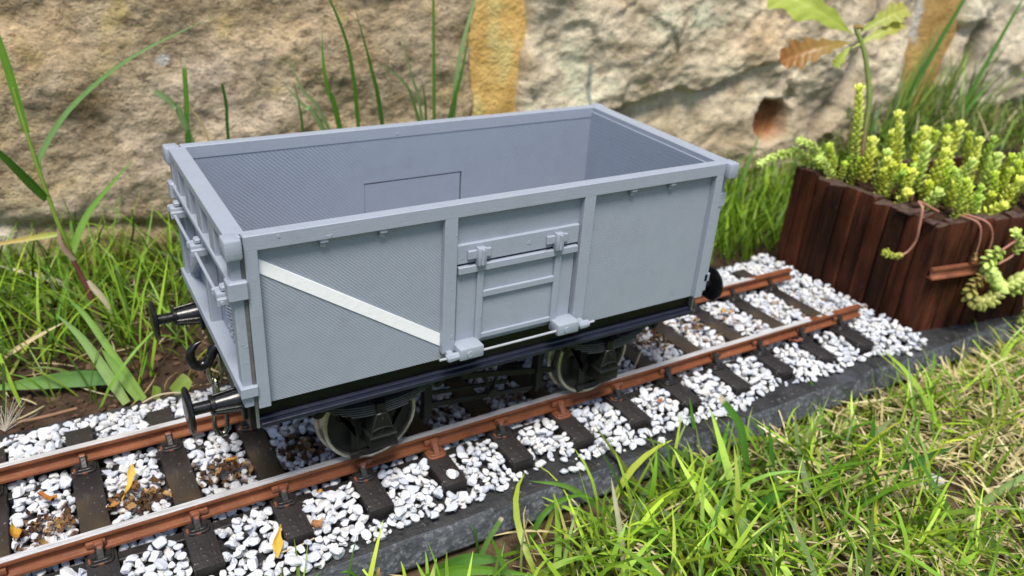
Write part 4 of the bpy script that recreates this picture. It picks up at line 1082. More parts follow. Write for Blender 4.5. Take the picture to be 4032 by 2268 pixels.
# --- behind the slab, left, and along the wall foot
def db(x, y): return np.clip(.12 + .9 * sstep(84, 142, y + 16 * fbm(x * .03, y * .03, 3)) * (.75 + .5 * fbm(x * .035, y * .035 + 2, 3)), 0, 1) * sstep(60, 66, y)
P = scatter(2700, -240, 90, 60, 185, db); n = len(P)
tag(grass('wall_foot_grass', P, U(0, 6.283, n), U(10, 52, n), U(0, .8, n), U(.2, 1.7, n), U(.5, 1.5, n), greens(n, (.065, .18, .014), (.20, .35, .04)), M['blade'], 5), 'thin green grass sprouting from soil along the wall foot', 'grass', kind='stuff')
P = scatter(750, -240, 90, 60, 185, lambda x, y: db(x, y) * .9 + .1); n = len(P); P[:, 2] += U(0, 2, n)
tag(grass('dead_stems', P, U(0, 6.283, n), U(8, 26, n), U(1.1, 1.5, n), U(1.3, 1.8, n), U(.4, .9, n), straws(n) * .75, M['thatch'], 4), 'dead straw stems lying on the soil behind the track', 'dead grass', kind='stuff')
# right: dense green beyond the wagon and around the planter
def dr(x, y): return np.clip(.75 + .4 * fbm(x * .03, y * .03, 3), 0, 1) * sstep(60, 64, y)
P = scatter(3000, 90, 420, 60, 160, lambda x, y: dr(x, y) * (1 - sstep(225, 232, x) * sstep(58, 50, y))); n = len(P)
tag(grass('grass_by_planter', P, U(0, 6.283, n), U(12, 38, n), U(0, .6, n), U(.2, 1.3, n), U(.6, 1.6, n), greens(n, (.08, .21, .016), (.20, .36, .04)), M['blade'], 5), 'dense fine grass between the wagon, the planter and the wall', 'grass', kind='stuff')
P = scatter(1500, 350, 640, 80, 150, lambda x, y: np.full(x.shape, .8)); n = len(P); P[:, 2] += 8 + 22 * sstep(360, 420, P[:, 0])
tag(grass('bank_grass', P, U(0, 6.283, n), U(16, 46, n), U(.1, .9, n), U(.5, 1.7, n), U(.6, 1.7, n), np.where(nr.random((n, 1)) < .22, straws(n) * .7, greens(n, (.06, .13, .02), (.14, .25, .05))), M['blade'], 5), 'tangled grass on the bank at the wall foot behind the planter', 'grass', kind='stuff')
bx = np.linspace(330, 700, 60); by = np.linspace(70, 160, 24); BX, BY = np.meshgrid(bx, by)
BZ = -18 + 32 * sstep(335, 430, BX) * sstep(70, 95, BY) + 4 * fbm(BX * .05, BY * .05, 4)
idx = np.arange(60 * 24).reshape(24, 60); F = np.stack([idx[:-1, :-1].ravel(), idx[:-1, 1:].ravel(), idx[1:, 1:].ravel(), idx[1:, :-1].ravel()], 1)
tag(mesh_obj('bank_ground', np.stack([BX.ravel(), BY.ravel(), BZ.ravel()], 1), F, M['soil'], ang=None, cols=np.tile((.09, .075, .04), (1440, 1))), kind='structure')

# --- single blades and stalks that stand out
def catmull(pts, n=14):
    P = [Vector(p) for p in pts]
    if len(P) == 2: 
        d = P[1] - P[0]; P = [P[0], P[0] + d * .5 + Vector((0, 0, d.length * .03)), P[1]]
    Q = [P[0] * 2 - P[1]] + P + [P[-1] * 2 - P[-2]]; out = []
    for i in range(1, len(Q) - 2):
        for k in range(n):
            t = k / n; a, b, c, d = Q[i - 1], Q[i], Q[i + 1], Q[i + 2]
            out.append(.5 * ((2 * b) + (c - a) * t + (2 * a - 5 * b + 4 * c - d) * t * t + (3 * b - a - 3 * c + d) * t ** 3))
    out.append(P[-1]); return out
def ribbon(name, pts, w, c0, c1, mat=None, parent=None, face=(-.45, -.75, .45), fold=.18, tip='point', prof_=None, tipc=None):
    Q = catmull(pts, 12); n = len(Q); V = []; C = []; nrm = Vector(face)
    for i, p in enumerate(Q):
        t = i / (n - 1); d = (Q[min(i + 1, n - 1)] - Q[max(i - 1, 0)]).normalized()
        s = d.cross(nrm).normalized(); m = s.cross(d).normalized()
        if prof_: ww = prof_(t)
        elif tip == 'point': ww = (1 - t ** 2.4) * (.7 + .3 * min(1, t * 4)) + .02
        else: ww = .8 + .2 * math.sin(math.pi * t) if t < .985 else .7
        hw = w * .5 * ww
        for q in (-1, -.5, 0, .5, 1): V.append(p + s * (hw * q) + m * (abs(q) * hw * fold))
        for q in (-1, -.5, 0, .5, 1):
            cc = np.array(c0) * (1 - t) + np.array(c1) * t
            if q == 0: cc = cc * 1.12
            if tipc and t > .93: cc = np.array(tipc)
            C.append(cc * (1 + rng.gauss(0, .02)))
    F = [(i * 5 + j, i * 5 + j + 1, (i + 1) * 5 + j + 1, (i + 1) * 5 + j) for i in range(n - 1) for j in range(4)]
    return mesh_obj(name, V, F, mat or M['blade'], parent, ang=None, cols=np.array(C))
G1, G2 = (.075, .21, .018), (.13, .32, .03); GP, GP2 = (.21, .34, .13), (.32, .45, .20); DKG, DKG2 = (.04, .13, .015), (.075, .21, .02)
TIPW = (.62, .52, .36)
def blade(label, pts, w, c0=G1, c1=G2, tip='point', group=None, **k):
    return tag(ribbon('wild_grass', pts, w, c0, c1, tip=tip, **k), label, 'grass blade', group, 'thing')
# along the wall behind the wagon (roots go down to the soil behind the slab)
def root(top, bot, z=-14):
    a, b = Vector(top), Vector(bot); d = (b - a); k = (z - b.z) / d.z if abs(d.z) > 1 else 0
    q = b + Vector((d.x * k * .6, 0, z - b.z)); return q
WB = [
 ('upright blade just left of the mortar joint, standing straight', [(52.8, 130, 70.2), (51.5, 130, 119.4), (51.3, 130, 135)], 2.0, G1, G2),
 ('pale blade leaning against the left edge of the ochre mortar', [(63.4, 130, 64.4), (66, 130, 92), (73.3, 130, 119.1), (77, 130, 128)], 3.0, GP, GP2),
 ('dark blade crossing in front of the mortar joint', [(60, 128, 60), (66, 128, 84), (70.5, 128, 108)], 2.6, DKG, DKG2),
 ('dark blade leaning left, fourth from the mortar', [(25.2, 130, 65.7), (20.5, 130, 90), (13.4, 130, 116.7)], 2.6, DKG, DKG2),
 ('blade with a pale node that bends at the top edge of the photo', [(13.3, 130, 66.7), (11.5, 130, 88), (8.7, 130, 103.2), (2.1, 130, 120.2), (-3, 130, 128)], 2.2, G1, DKG2),
 ('broad mid-green blade standing left of the bent one', [(3.6, 130, 67.6), (0, 130, 80), (-2, 130, 92), (-2.0, 130, 108.7)], 3.0, G1, G2),
 ('thin blurred pale blade left of the straight upright one', [(46, 130, 65.8), (41, 130, 85), (34.6, 130, 109.3)], 1.8, GP, GP),
 ('short blade arching left below the thin pale one', [(43.8, 130, 66), (36, 130, 83), (22.7, 130, 92.9)], 1.9, G1, GP),
 ('slender pale blade leaning left near the wagon middle', [(-2.1, 130, 66.2), (-12, 130, 82), (-18.4, 130, 99.2)], 2.0, GP, GP2),
 ('pale broad blade slanting low left behind the wagon rim', [(-4.1, 130, 64.5), (-12, 130, 75), (-20.7, 130, 85.7)], 3.0, GP, GP2),
 ('short thin upright blade between the two pale slanting ones', [(-13, 130, 62), (-14, 130, 75), (-16, 130, 87.1)], 1.5, DKG, DKG2),
 ('cut upright stem with pale tip above the far left wagon corner', [(-62.9, 130, 64.8), (-61.5, 130, 80), (-60.5, 130, 98.8)], 2.6, DKG, G2),
 ('pale green blade arching left over the far left wagon corner', [(-62.5, 130, 68), (-67, 130, 80), (-75, 130, 87.6)], 3.2, GP, GP2),
 ('thin dark stalk right of the cut upright stem', [(-46.2, 130, 64), (-45.6, 130, 78), (-46.8, 130, 89.8)], 1.7, DKG, DKG),
 ('short thin blade just left of the straight upright one', [(49.5, 132, 62), (48.5, 132, 74), (47, 132, 83)], 1.4, DKG, DKG2),
]
for lb, pts, w, c0, c1 in WB:
    r0 = root(pts[1], pts[0]); cut = 'cut' in lb or 'pale green blade' in lb
    blade(lb, [tuple(r0)] + pts, w * .85, tuple(v * .8 for v in c0), c1, tip='cut' if cut else 'point', tipc=TIPW if cut else None)
blade('dry orange stub of a stem behind the wagon rim', [(6, 131, -14), (14, 131, 40), (16.6, 131, 70.5)], 1.6, (.45, .26, .10), (.55, .34, .15))
blade('thin straw stem slanting beside the cut upright stem', [(-50, 131, 40), (-56, 131, 70), (-62, 131, 79)], 1.2, (.55, .42, .2), (.66, .55, .3))
# reed at the far left: one stalk with leaves
reed = empty('grass_stalk', (-111, 119, -14)); tag(reed, 'tall reed-like grass stalk with red sheath and arching leaves at the far left', 'grass stalk')
RO = Vector((-111, 119, -14))
def rel(pts): return [Vector(p) - RO for p in pts]
sp = catmull([(-109.5, 118, -12), (-111.5, 119, 8), (-114.1, 120, 19.8), (-118.1, 120, 45.8), (-120.8, 120, 72), (-122.3, 120, 93)], 8)
n_ = len(sp); b = B(); b.tube([p - RO for p in sp], [1.25 - .75 * i / n_ for i in range(n_)], 8)
o = b.build('stem', None, reed, ang=80)
a = o.data.color_attributes.new('Col', 'FLOAT_COLOR', 'POINT'); buf = []
for v in o.data.vertices:
    z = v.co.z / S - 14; k = min(1, max(0, (z - 22) / 12)); wv = min(1, max(0, (-2 - z) / 6))
    c = np.array((.16, .045, .045)) * (1 - k) + np.array((.24, .36, .05)) * k; c = c * (1 - wv) + np.array((.5, .42, .3)) * wv; buf += [*c, 1]
a.data.foreach_set('color', buf); o.data.materials.append(M['stem'])
ribbon('leaf', rel([(-121, 120, 76), (-123.3, 120, 108.8), (-127, 120, 128)]), 3.4, G2, (.20, .38, .05), parent=reed)
ribbon('leaf', rel([(-119.5, 120, 60), (-118.0, 120, 67), (-104.6, 120, 84.4), (-81.2, 120, 101.8), (-48.7, 120, 116.5)]), 2.4, GP, DKG2, parent=reed)
ribbon('leaf', rel([(-119.2, 120, 49), (-124, 118, 58), (-130.6, 115, 70), (-142, 112, 86)]), 4.0, DKG2, G1, parent=reed)
ribbon('leaf', rel([(-114.1, 120, 25.1), (-109, 120, 36), (-102.2, 120, 45.5), (-86.2, 120, 61.6)]), 3.2, (.24, .42, .08), G2, parent=reed)
ribbon('dry_leaf', rel([(-114, 119, 22), (-117.5, 118, 30), (-117.8, 118, 38)]), 2.4, (.62, .44, .33), (.45, .22, .2), M['thatch'], parent=reed)
ribbon('dry_leaf', rel([(-117.5, 120, 34), (-128, 122, 33), (-150, 126, 30)]), 2.4, (.30, .42, .06), (.62, .36, .12), M['blade'], parent=reed)
ribbon('dry_leaf', rel([(-111, 119, 12), (-106, 117, 2), (-104, 116, -8)]), 2.8, (.66, .55, .42), (.6, .48, .34), M['thatch'], parent=reed)
# low broad leaves behind the slab, left
lf = [
 ('broad pale green leaf slanting up left from the slab rear edge', [(-107.3, 64.2, -16), (-111.7, 71.6, -5.7), (-117.5, 80.6, 6.6), (-124.4, 88, 15.4)], 4.6, (.32, .45, .15), (.20, .36, .10)),
 ('long narrow leaf parallel to the broad pale one, on its right', [(-101, 64, -16), (-106.5, 72.9, -4.4), (-114.7, 86.4, 12.9), (-119.3, 90.7, 18.9)], 3.4, (.30, .46, .10), (.16, .34, .06)),
 ('short wide leaf between the two slanting leaves', [(-102.7, 64.8, -16), (-108.3, 72.7, -4.4), (-112, 76.3, 3.1)], 4.2, (.26, .42, .10), (.22, .38, .09)),
 ('wide dark green leaf lying flat along the slab rear edge', [(-106.0, 73.5, -10.0), (-120, 80.0, -10.5), (-132.6, 84.2, -11.0), (-143, 88, -12), (-155, 92, -13)], 6.5, (.085, .21, .06), (.22, .38, .08)),
 ('lime green cut leaf on the slab rear edge beside the near left buffer', [(-90.4, 63.6, -16), (-87.5, 61, -12), (-84.8, 58.6, -7)], 6.4, (.30, .46, .08), (.42, .55, .14)),
 ('small lime leaf stub left of the cut lime leaf', [(-97.5, 63.5, -17), (-96.5, 62.5, -13), (-96.0, 62, -10)], 3.6, (.28, .44, .07), (.34, .5, .1)),
 ('straw stem slanting up right in front of the reed', [(-148.3, 112.8, -14), (-135, 107, -4), (-122.1, 101.6, 4)], 1.9, (.62, .48, .26), (.72, .58, .36)),
 ('pale straw stem lying by the wall at the left edge', [(-118, 160, -8), (-130, 168, -4), (-146, 176, 1)], 2.6, (.66, .54, .42), (.74, .66, .54)),
 ('bright green leaf lying level under the reed', [(-105.1, 150, -11), (-96, 142, -9), (-85.5, 133, -9)], 3.4, (.22, .38, .05), (.2, .36, .06)),
 ('broad mid-green leaf lying at the left edge under the straw', [(-124, 152, -9), (-135, 155, -10), (-150, 158, -12)], 6.0, (.24, .40, .06), (.26, .42, .08)),
 ('upper broad leaf lying at the left edge by the wall', [(-131, 166, -10), (-140, 168, -9), (-150, 169, -8)], 5.6, (.17, .33, .06), (.2, .36, .07)),
]
for lb, pts, w, c0, c1 in lf:
    cut = 'cut' in lb or 'stub' in lb
    blade(lb, pts, w, c0, c1, tip='cut' if cut else 'point', mat=M['thatch'] if 'straw stem' in lb else None, prof_=(lambda t: .75 + .5 * t) if 'cut lime' in lb and 'left of' not in lb else None)
# lawn blades that stand out
LB = [
 ('upright green blade at the slab edge below the rear wheel', [(80, -57, -24), (79.2, -49, -11), (78.5, -44.4, .2)], 1.9, G1, DKG2),
 ('tall folded blade with a brown cut tip overlapping the slab', [(87.4, -74.8, -23), (86.5, -68, -10), (85.6, -64, -1.5), (80.1, -57.5, 7.7)], 2.9, G1, DKG2),
 ('straight blade right of the tall folded one', [(90.9, -82.1, -23), (91.3, -77, -9), (91.1, -72.2, 3.3)], 2.3, DKG, G1),
 ('short upright blade on the slab edge near the planter', [(150.5, -55.7, -22), (148, -50, -15), (146.4, -47.2, -10.2)], 2.4, DKG, G1),
 ('thick dark blade pointing right in the lawn middle', [(70.8, -87.8, -21), (75, -90, -16), (80.1, -92.2, -10.8)], 4.2, DKG, DKG2),
 ('long dark blade pointing right across the straw', [(127.6, -96.7, -19), (141, -103, -11), (154.5, -108.3, -4.4)], 3.4, DKG2, DKG),
 ('stout upright blade in front of the slab at the right', [(134.9, -89.6, -20), (136.6, -86, -10), (137.2, -83.8, -1.3)], 2.8, G1, G1),
 ('slim dark blade rising past the slab edge at centre', [(52, -72.4, -24), (52.2, -67, -10), (50.9, -61.8, 3.1)], 1.6, DKG, G1),
 ('thin pale blade leaning right over the slab edge', [(58.8, -57.9, -24), (64, -56, -11), (70.2, -54.3, 1.2)], 1.3, G2, GP2),
 ('slender upright blade standing in the lawn at the right of centre', [(106.5, -103.2, -22), (103.5, -96, -10), (99.1, -88.3, 3.6)], 2.0, G1, G2),
 ('dark upright blade beside the slender one', [(115.7, -106.1, -22), (115.2, -102, -12), (113.8, -97.6, -1.3)], 1.9, DKG, G1),
 ('short broad pale upright blade at the bottom of the photo', [(58.5, -99.1, -23), (58.1, -97.5, -15), (57.9, -96.3, -9.3)], 3.0, (.27, .42, .11), GP2),
 ('long pale blade sloping up to the right edge of the photo', [(139.9, -123.5, -20), (150, -127, -12), (159.5, -130.3, -4), (170, -134, 3)], 3.0, (.30, .44, .14), (.32, .47, .16)),
 ('long thin stem with a node leaning left at the lower right', [(135.8, -129, -22), (129.5, -120.3, -9.8), (119.4, -103.8, 11.2)], 1.9, (.20, .33, .12), G1),
 ('blade sloping up right near the bottom edge', [(58.2, -100.4, -20), (64, -102.5, -14), (71, -105, -7.6)], 2.4, G1, G1),
 ('pointed blade lying left across the slab front', [(31.8, -64.2, -22), (18, -55, -13.5), (5.4, -47.7, -11.0)], 2.2, (.16, .32, .05), (.12, .28, .04)),
 ('dry pale stalk standing in front of the slab', [(17.3, -89.2, -24), (17.6, -83, -10), (17.4, -78, .9), (16.6, -75.9, 7.9)], 1.9, (.36, .44, .20), (.70, .60, .45)),
 ('cut stem leaning right at the bottom left of the lawn', [(-26, -64.5, -23), (-21, -65, -13), (-15.9, -65.2, -3.9)], 1.7, (.16, .30, .06), (.14, .27, .06)),
 ('wide dark leaf lying below the slab edge', [(-36.7, -57.2, -22), (-27, -63, -19), (-15.1, -69.2, -18.5)], 5.6, (.09, .25, .03), (.11, .26, .05)),
 ('long bright leaf lying at the bottom left of the lawn', [(-46.2, -57.2, -22), (-30, -66, -19), (-10.3, -78.9, -18.3)], 4.4, (.14, .32, .03), (.16, .34, .04)),
 ('short yellow dead blade at the bottom of the slab edge', [(-54.2, -57.5, -22), (-53.8, -57, -18), (-53.1, -56.5, -15.2)], 1.6, (.62, .36, .06), (.70, .45, .12)),
 ('small blade curling left over the slab face at the bottom', [(-55.7, -57.5, -21), (-60.6, -54.5, -16.5), (-65.2, -52.6, -15.4)], 1.2, G1, G2),
 ('thin short blade against the slab face', [(-18.6, -57, -23), (-19.5, -56, -18), (-20.7, -54.6, -13.2)], .9, DKG, G1),
 ('yellowed blade curving up beside the slab face', [(4.5, -60, -23), (8.0, -58.8, -16.5), (5.0, -57.6, -13.0)], 1.7, (.45, .46, .08), (.5, .5, .12)),
 ('arching blade rising from the bare soil patch', [(-4, -62, -23), (4, -60.5, -14), (16, -60.5, -11.5), (24, -63, -15)], 2.0, G1, G2),
]
for lb, pts, w, c0, c1 in LB:
    q = [tuple(p) for p in pts]; z0 = float(ground_z(q[0][0], q[0][1])); q[0] = (q[0][0], q[0][1], min(q[0][2], z0 - .5))
    blade(lb, q, w, tuple(v * .75 for v in c0), c1, tip='cut' if 'cut' in lb or 'broad pale upright' in lb or 'thick dark' in lb else 'point', tipc=TIPW if 'cut' in lb else None)
# tall clump at the right in front of the wall
for i, (lb, pts, w, c0, c1) in enumerate((
 ('tall dark blade leaning right in the clump against the right mortar', [(425, 128, 5), (436, 128, 55), (462, 128, 110), (470, 128, 125)], 4.2, DKG, DKG2),
 ('long blade leaning right in front of the dark wall recess', [(478, 118, 12), (492, 118, 50), (513, 118, 100), (522, 118, 118)], 3.6, DKG2, G1),
 ('blade at the right edge leaning right with a blunt tip', [(470, 112, 10), (486, 112, 40), (508, 112, 62)], 3.6, G1, G1),
 ('thin blade leaning left in the right clump', [(474, 120, 5), (466, 120, 35), (457, 120, 62)], 2.4, DKG, DKG2),
 ('faint green blade standing in front of the right mortar joint', [(430, 132, 5), (441, 132, 60), (452, 132, 100)], 2.6, G1, GP),
 ('second tall blade leaning right beside the dark one', [(420, 130, 5), (434, 130, 45), (448, 130, 80)], 3.0, G1, DKG2),
 ('thin pale blade crossing the right clump low down', [(410, 126, 14), (450, 122, 26), (500, 116, 12)], 2.0, GP, GP2),
 ('fine blade rising straight behind the oak seedling', [(402, 130, 2), (404, 130, 30), (410, 130, 52)], 2.2, DKG2, GP),
 ('small pale blade at the wall foot right of the wagon', [(285, 138, -14), (292, 139, 12), (300, 140, 34)], 2.4, G2, GP),
 ('thin blade hanging under the rusty pocket in the wall', [(342, 140, -12), (338, 140, 12), (333, 142, 28)], 1.8, GP, GP))):
    blade(lb, pts, w, c0, c1)
P = np.stack([U(400, 500, 150), U(112, 134, 150), U(2, 14, 150)], 1); n = 150
tag(grass('wall_clump_grass', P, U(-.9, .9, n), U(25, 85, n), U(0, .35, n), U(.2, 1.1, n), U(1.0, 2.4, n), greens(n, (.06, .13, .02), (.14, .25, .06)), M['blade'], 7), 'blurred clump of tall grass growing up the right mortar joint', 'grass', kind='stuff')

# ------------------------------------------------------------------ sedum
def leaflet(L, Wd, Th):
    """plump pointed leaf along +x, 14 verts"""
    V = [(0, 0, 0)]
    for t, k in ((.3, .8), (.62, 1.), (.88, .62)):
        for a in range(5): th = 2 * math.pi * a / 5; V.append((L * t, math.cos(th) * Wd * .5 * k, math.sin(th) * Th * .5 * k + L * .10 * t * t))
    V.append((L * 1.02, 0, L * .12)); F = []
    for a in range(5): F.append((0, 1 + (a + 1) % 5, 1 + a))
    for r in range(2):
        for a in range(5): F.append((1 + r * 5 + a, 1 + r * 5 + (a + 1) % 5, 6 + r * 5 + (a + 1) % 5, 6 + r * 5 + a))
    for a in range(5): F.append((11 + a, 11 + (a + 1) % 5, 16))
    return np.array(V), F
LV, LF = leaflet(1, .68, .36)
def sprig_foliage(Q, r0, r1, c_low, c_top, start=.12, step=1.35, tip=True):
    """whorls of small plump leaves along the polyline Q"""
    Vs, Fs, Cs, off = [], [], [], 0
    d = 0; ds = [0]
    for i in range(1, len(Q)): d += (Q[i] - Q[i - 1]).length; ds.append(d)
    tot = d; s = tot * start; ph = rng.uniform(0, 6)
    while s < tot:
        i = max(k for k in range(len(ds)) if ds[k] <= s); i = min(i, len(Q) - 2)
        f = (s - ds[i]) / max(1e-6, ds[i + 1] - ds[i]); p = Q[i].lerp(Q[i + 1], f); ax = (Q[i + 1] - Q[i]).normalized()
        t = s / tot; x = ax.orthogonal().normalized(); y = ax.cross(x)
        LL = 1.5 * (r0 * (1 - t) + r1 * t) * rng.uniform(.85, 1.1); up = .35 + .75 * t ** 3
        for k in range(3):
            a = ph + k * 2 * math.pi / 3 + rng.gauss(0, .15); rad = x * math.cos(a) + y * math.sin(a)
            e1 = (rad * math.cos(up) + ax * math.sin(up)).normalized(); e2 = ax.cross(rad).normalized(); e3 = e1.cross(e2)
            R = np.array((e1, e2, e3)).T
            Vs.append((LV * LL) @ R.T + np.array(p)); Fs += [tuple(v + off for v in ff) for ff in LF]; off += len(LV)
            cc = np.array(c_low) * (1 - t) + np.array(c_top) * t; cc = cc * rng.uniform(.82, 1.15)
            Cs.append(cc[None] * (.8 + .3 * LV[:, :1]))
        ph += 1.05; s += step * 1.25 * (.8 + .35 * (1 - t))
    if tip:
        p = Q[-1]; ax = (Q[-1] - Q[-2]).normalized(); x = ax.orthogonal().normalized(); y = ax.cross(x)
        for k in range(9):
            a = k * 2.4; el = .35 + .13 * k; rad = x * math.cos(a) + y * math.sin(a); e1 = (rad * math.cos(el) + ax * math.sin(el)).normalized(); e2 = ax.cross(rad).normalized(); e3 = e1.cross(e2)
            Vs.append((LV * r1 * 1.5) @ np.array((e1, e2, e3)) + np.array(p))
            Fs += [tuple(v + off for v in ff) for ff in LF]; off += len(LV); Cs.append(np.tile(np.array(c_top) * rng.uniform(.95, 1.2), (len(LV), 1)))
    return np.concatenate(Vs), Fs, np.concatenate(Cs)
YG0, YG1 = (.64, .70, .09), (.90, .94, .24); LG0, LG1 = (.56, .72, .16), (.80, .92, .32)
def stem_obj(Q, r, col0, col1, parent):
    b = B(); n = len(Q); b.tube(Q, [r * (1 - .4 * i / n) for i in range(n)], 7); o = b.build('stem', M['stem'], parent, ang=80)
    a = o.data.color_attributes.new('Col', 'FLOAT_COLOR', 'POINT'); m = len(o.data.vertices); buf = []
    for i in range(m): t = i / m; buf += [*(col0[k] * (1 - t) + col1[k] * t for k in range(3)), 1]
    a.data.foreach_set('color', buf); return o
def sedum(label, pts, r0=2.3, r1=2.1, c0=YG0, c1=YG1, start=.1, group=None, stemcol=((.30, .13, .08), (.35, .40, .08)), sr=.55, tip=True):
    root_ = empty('sedum_sprig', pts[0]); tag(root_, label, 'succulent', group)
    Q = [p - Vector(pts[0]) for p in catmull(pts, 8)]
    stem_obj(Q, sr, *stemcol, root_)
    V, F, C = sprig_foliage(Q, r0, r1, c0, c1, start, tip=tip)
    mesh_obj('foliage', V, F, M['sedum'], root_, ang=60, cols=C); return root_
def pl(a, c, z=40): p = PO + dirS * a + dirF * c; return (p.x, p.y, z)
def spr(a, c, h, la, lc, **k):
    p = Vector(pl(a, c)); q = p + dirS * la + dirF * lc + Vector((0, 0, h)); m = p.lerp(q, .5) + Vector((0, 0, h * .08)) - (dirS * la + dirF * lc) * .12
    return [tuple(p), tuple(m), tuple(q)]
sedum('sedum sprig creeping far left over the planter corner', [pl(8, 76, 42), (228, 46, 50.5), (219, 46, 53.5), (209, 47, 53), (199, 48, 50)], 2.5, 2.3, LG0, LG1, .02)
sedum('short sedum sprig arching left above the creeping one', [pl(10, 74, 42), (232, 38, 51), (226, 40, 58), (218, 42, 61)], 2.3, 2.2, LG0, LG1)
sedum('tallest sedum sprig, standing just left of the oak stem', [pl(22, 68, 40), (246, 30, 58), (244.5, 32, 74), (243, 34, 87)], 2.2, 2.6, LG0, YG1, .15)
sedum('small leaning sedum sprig by the planter left corner', [pl(9, 70, 42), (230, 33, 50), (226, 34, 53)], 2.2, 2.0, LG0, LG1)
A = [
 ('thick upright sedum sprig immediately right of the oak stem', 17, 58, 30, 1, 2), ('second sedum sprig right of the oak stem, slightly shorter', 20, 53, 26, 1, 0), ('third sedum sprig right of the oak stem with a pale crown', 17, 48, 24, 0, 0),
 ('tall leaning sedum sprig rising behind the front row', 30, 52, 44, -3, 5), ('short sedum sprig low at the planter front edge', 12, 44, 14, 2, -2), ('sedum sprig at the front edge with a drooping tip', 13, 33, 14, -1, -3),
 ('medium sedum sprig in the middle of the planter', 30, 40, 32, 2, 2), ('sedum sprig with a forked look behind the middle', 36, 38, 30, 3, -1), ('bright round-headed sedum sprig right of the middle', 46, 42, 34, 0, 1),
 ('taller bright sedum sprig toward the planter rear right', 54, 46, 40, 3, 1), ('bushy sedum sprig in front of the taller bright one', 44, 30, 28, 2, -2), ('wide sedum sprig near the right frame edge', 58, 26, 30, 2, 0),
 ('sedum sprig at the right edge leaning outward', 66, 18, 28, 5, -3), ('large pale sedum sprig crowning the right edge of the photo', 72, 24, 36, 3, 0), ('low sedum sprig hugging the planter side wall', 40, 10, 14, 3, -4),
 ('stout sedum sprig above the planter side wall', 52, 12, 24, 2, -3), ('sedum sprig rising at the planter near corner side', 30, 14, 12, 1, -4), ('pale sedum sprig half way back near the right edge', 62, 38, 34, 2, 2),
 ('rear sedum sprig peeping over the others', 48, 56, 34, 2, 3), ('thin sedum sprig behind the tall leaning one', 38, 60, 32, -2, 4), ('dense sedum sprig low among reddish stems', 34, 24, 18, 1, 0), ('sedum sprig low at the right behind the side wall', 78, 14, 26, 2, -3),
 ('outermost sedum sprig at the right frame edge', 84, 22, 32, 3, 0), ('small sedum sprig between the front row sprigs', 22, 40, 20, 1, -1), ('leafy sedum sprig just behind the planter corner', 22, 26, 15, 2, -2)]
for lb, a_, c_, h_, la, lc in A:
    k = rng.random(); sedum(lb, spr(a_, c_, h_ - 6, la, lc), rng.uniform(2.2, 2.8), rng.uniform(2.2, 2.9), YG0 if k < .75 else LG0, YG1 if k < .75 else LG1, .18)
# filler carpet of tiny sedum shoots, uncountable
Vs, Fs, Cs, off = [], [], [], 0
for k in range(62):
    a_, c_ = rng.uniform(8, 100), rng.uniform(6, 76); h_ = rng.uniform(5, 20) + .10 * a_
    Q = [Vector(p) for p in catmull(spr(a_, c_, h_, rng.gauss(0, 3), rng.gauss(0, 3)), 5)]; c = rng.choice(((.52, .60, .09), (.56, .66, .10), (.46, .60, .12), (.60, .64, .10)))
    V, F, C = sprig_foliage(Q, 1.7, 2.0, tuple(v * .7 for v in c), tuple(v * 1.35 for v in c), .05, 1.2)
    Vs.append(V); Fs += [tuple(v + off for v in f) for f in F]; off += len(V); Cs.append(C)
tag(mesh_obj('sedum_carpet', np.concatenate(Vs), Fs, M['sedum'], ang=60, cols=np.concatenate(Cs)), 'mat of small yellow-green sedum shoots filling the planter', 'succulent', kind='stuff')
# trailing stems that hang over the edge
PINK = ((.40, .17, .12), (.45, .22, .16))
sedum('bare pink trailing sedum stem hooked over the planter front, withered tip', [pl(12, 12, 46), (222.5, -26, 52), (219.6, -30, 50.5), (219, -31.5, 42), (220.5, -31.0, 35), (219, -29.5, 29), (214.5, -27.5, 27), (210, -26, 28.5)], 1.7, 2.0, (.35, .20, .08), (.50, .55, .10), .84, stemcol=PINK, sr=.75)
sedum('pair-left pink sedum stem hanging down the planter side', [pl(18, 6, 46), pl(20, -2, 45), pl(22.5, -3.5, 38), pl(24, -3.2, 28)], 1.5, 1.5, (.35, .22, .08), (.4, .25, .1), .9, stemcol=PINK, sr=.6)
sedum('pair-right pink sedum stem hanging down the planter side', [pl(22, 6, 46), pl(25, -2.5, 45), pl(29.5, -4, 38), pl(31.5, -3.4, 27)], 1.5, 1.5, (.4, .3, .08), (.4, .35, .1), .9, stemcol=PINK, sr=.6)
sedum('plump bright sedum shoot hanging against the side rail', [pl(44, -6, 36), pl(38, -7, 34), pl(30, -7.5, 30), pl(27.5, -7.5, 26), pl(32, -8, 20), pl(38, -8.5, 14.5)][::1], 2.6, 4.0, LG0, LG1, .30, stemcol=PINK)
sedum('long sedum shoot curling below the side rail and up to the right', [pl(29, -8, 21), pl(21.5, -8.5, 15), pl(23, -9, 8), pl(33, -9.5, 6), pl(45, -9, 13), pl(60, -8.5, 19)], 2.8, 3.4, (.36, .30, .07), LG1, .05, stemcol=PINK)
sedum('short upright sedum shoot beside the hanging stems', [pl(37, -6, 24), pl(44, -6.5, 28), pl(46, -6.5, 34), pl(42, -6, 39)], 1.8, 2.4, LG0, LG1, .45, stemcol=PINK)
sedum('looping pink sedum stem low on the planter side', [pl(60, -3, 40), pl(58, -8, 22), pl(60, -9, 4), pl(66, -9, -3), pl(80, -9, -2), pl(92, -8, 4)], 1.8, 2.4, LG0, LG1, .86, stemcol=PINK, sr=.7)
sedum('second sedum shoot pointing right under the rail', [pl(48, -8, 8), pl(56, -9, 10), pl(62, -9, 12)], 2.0, 2.4, LG0, LG1, .1, stemcol=PINK)
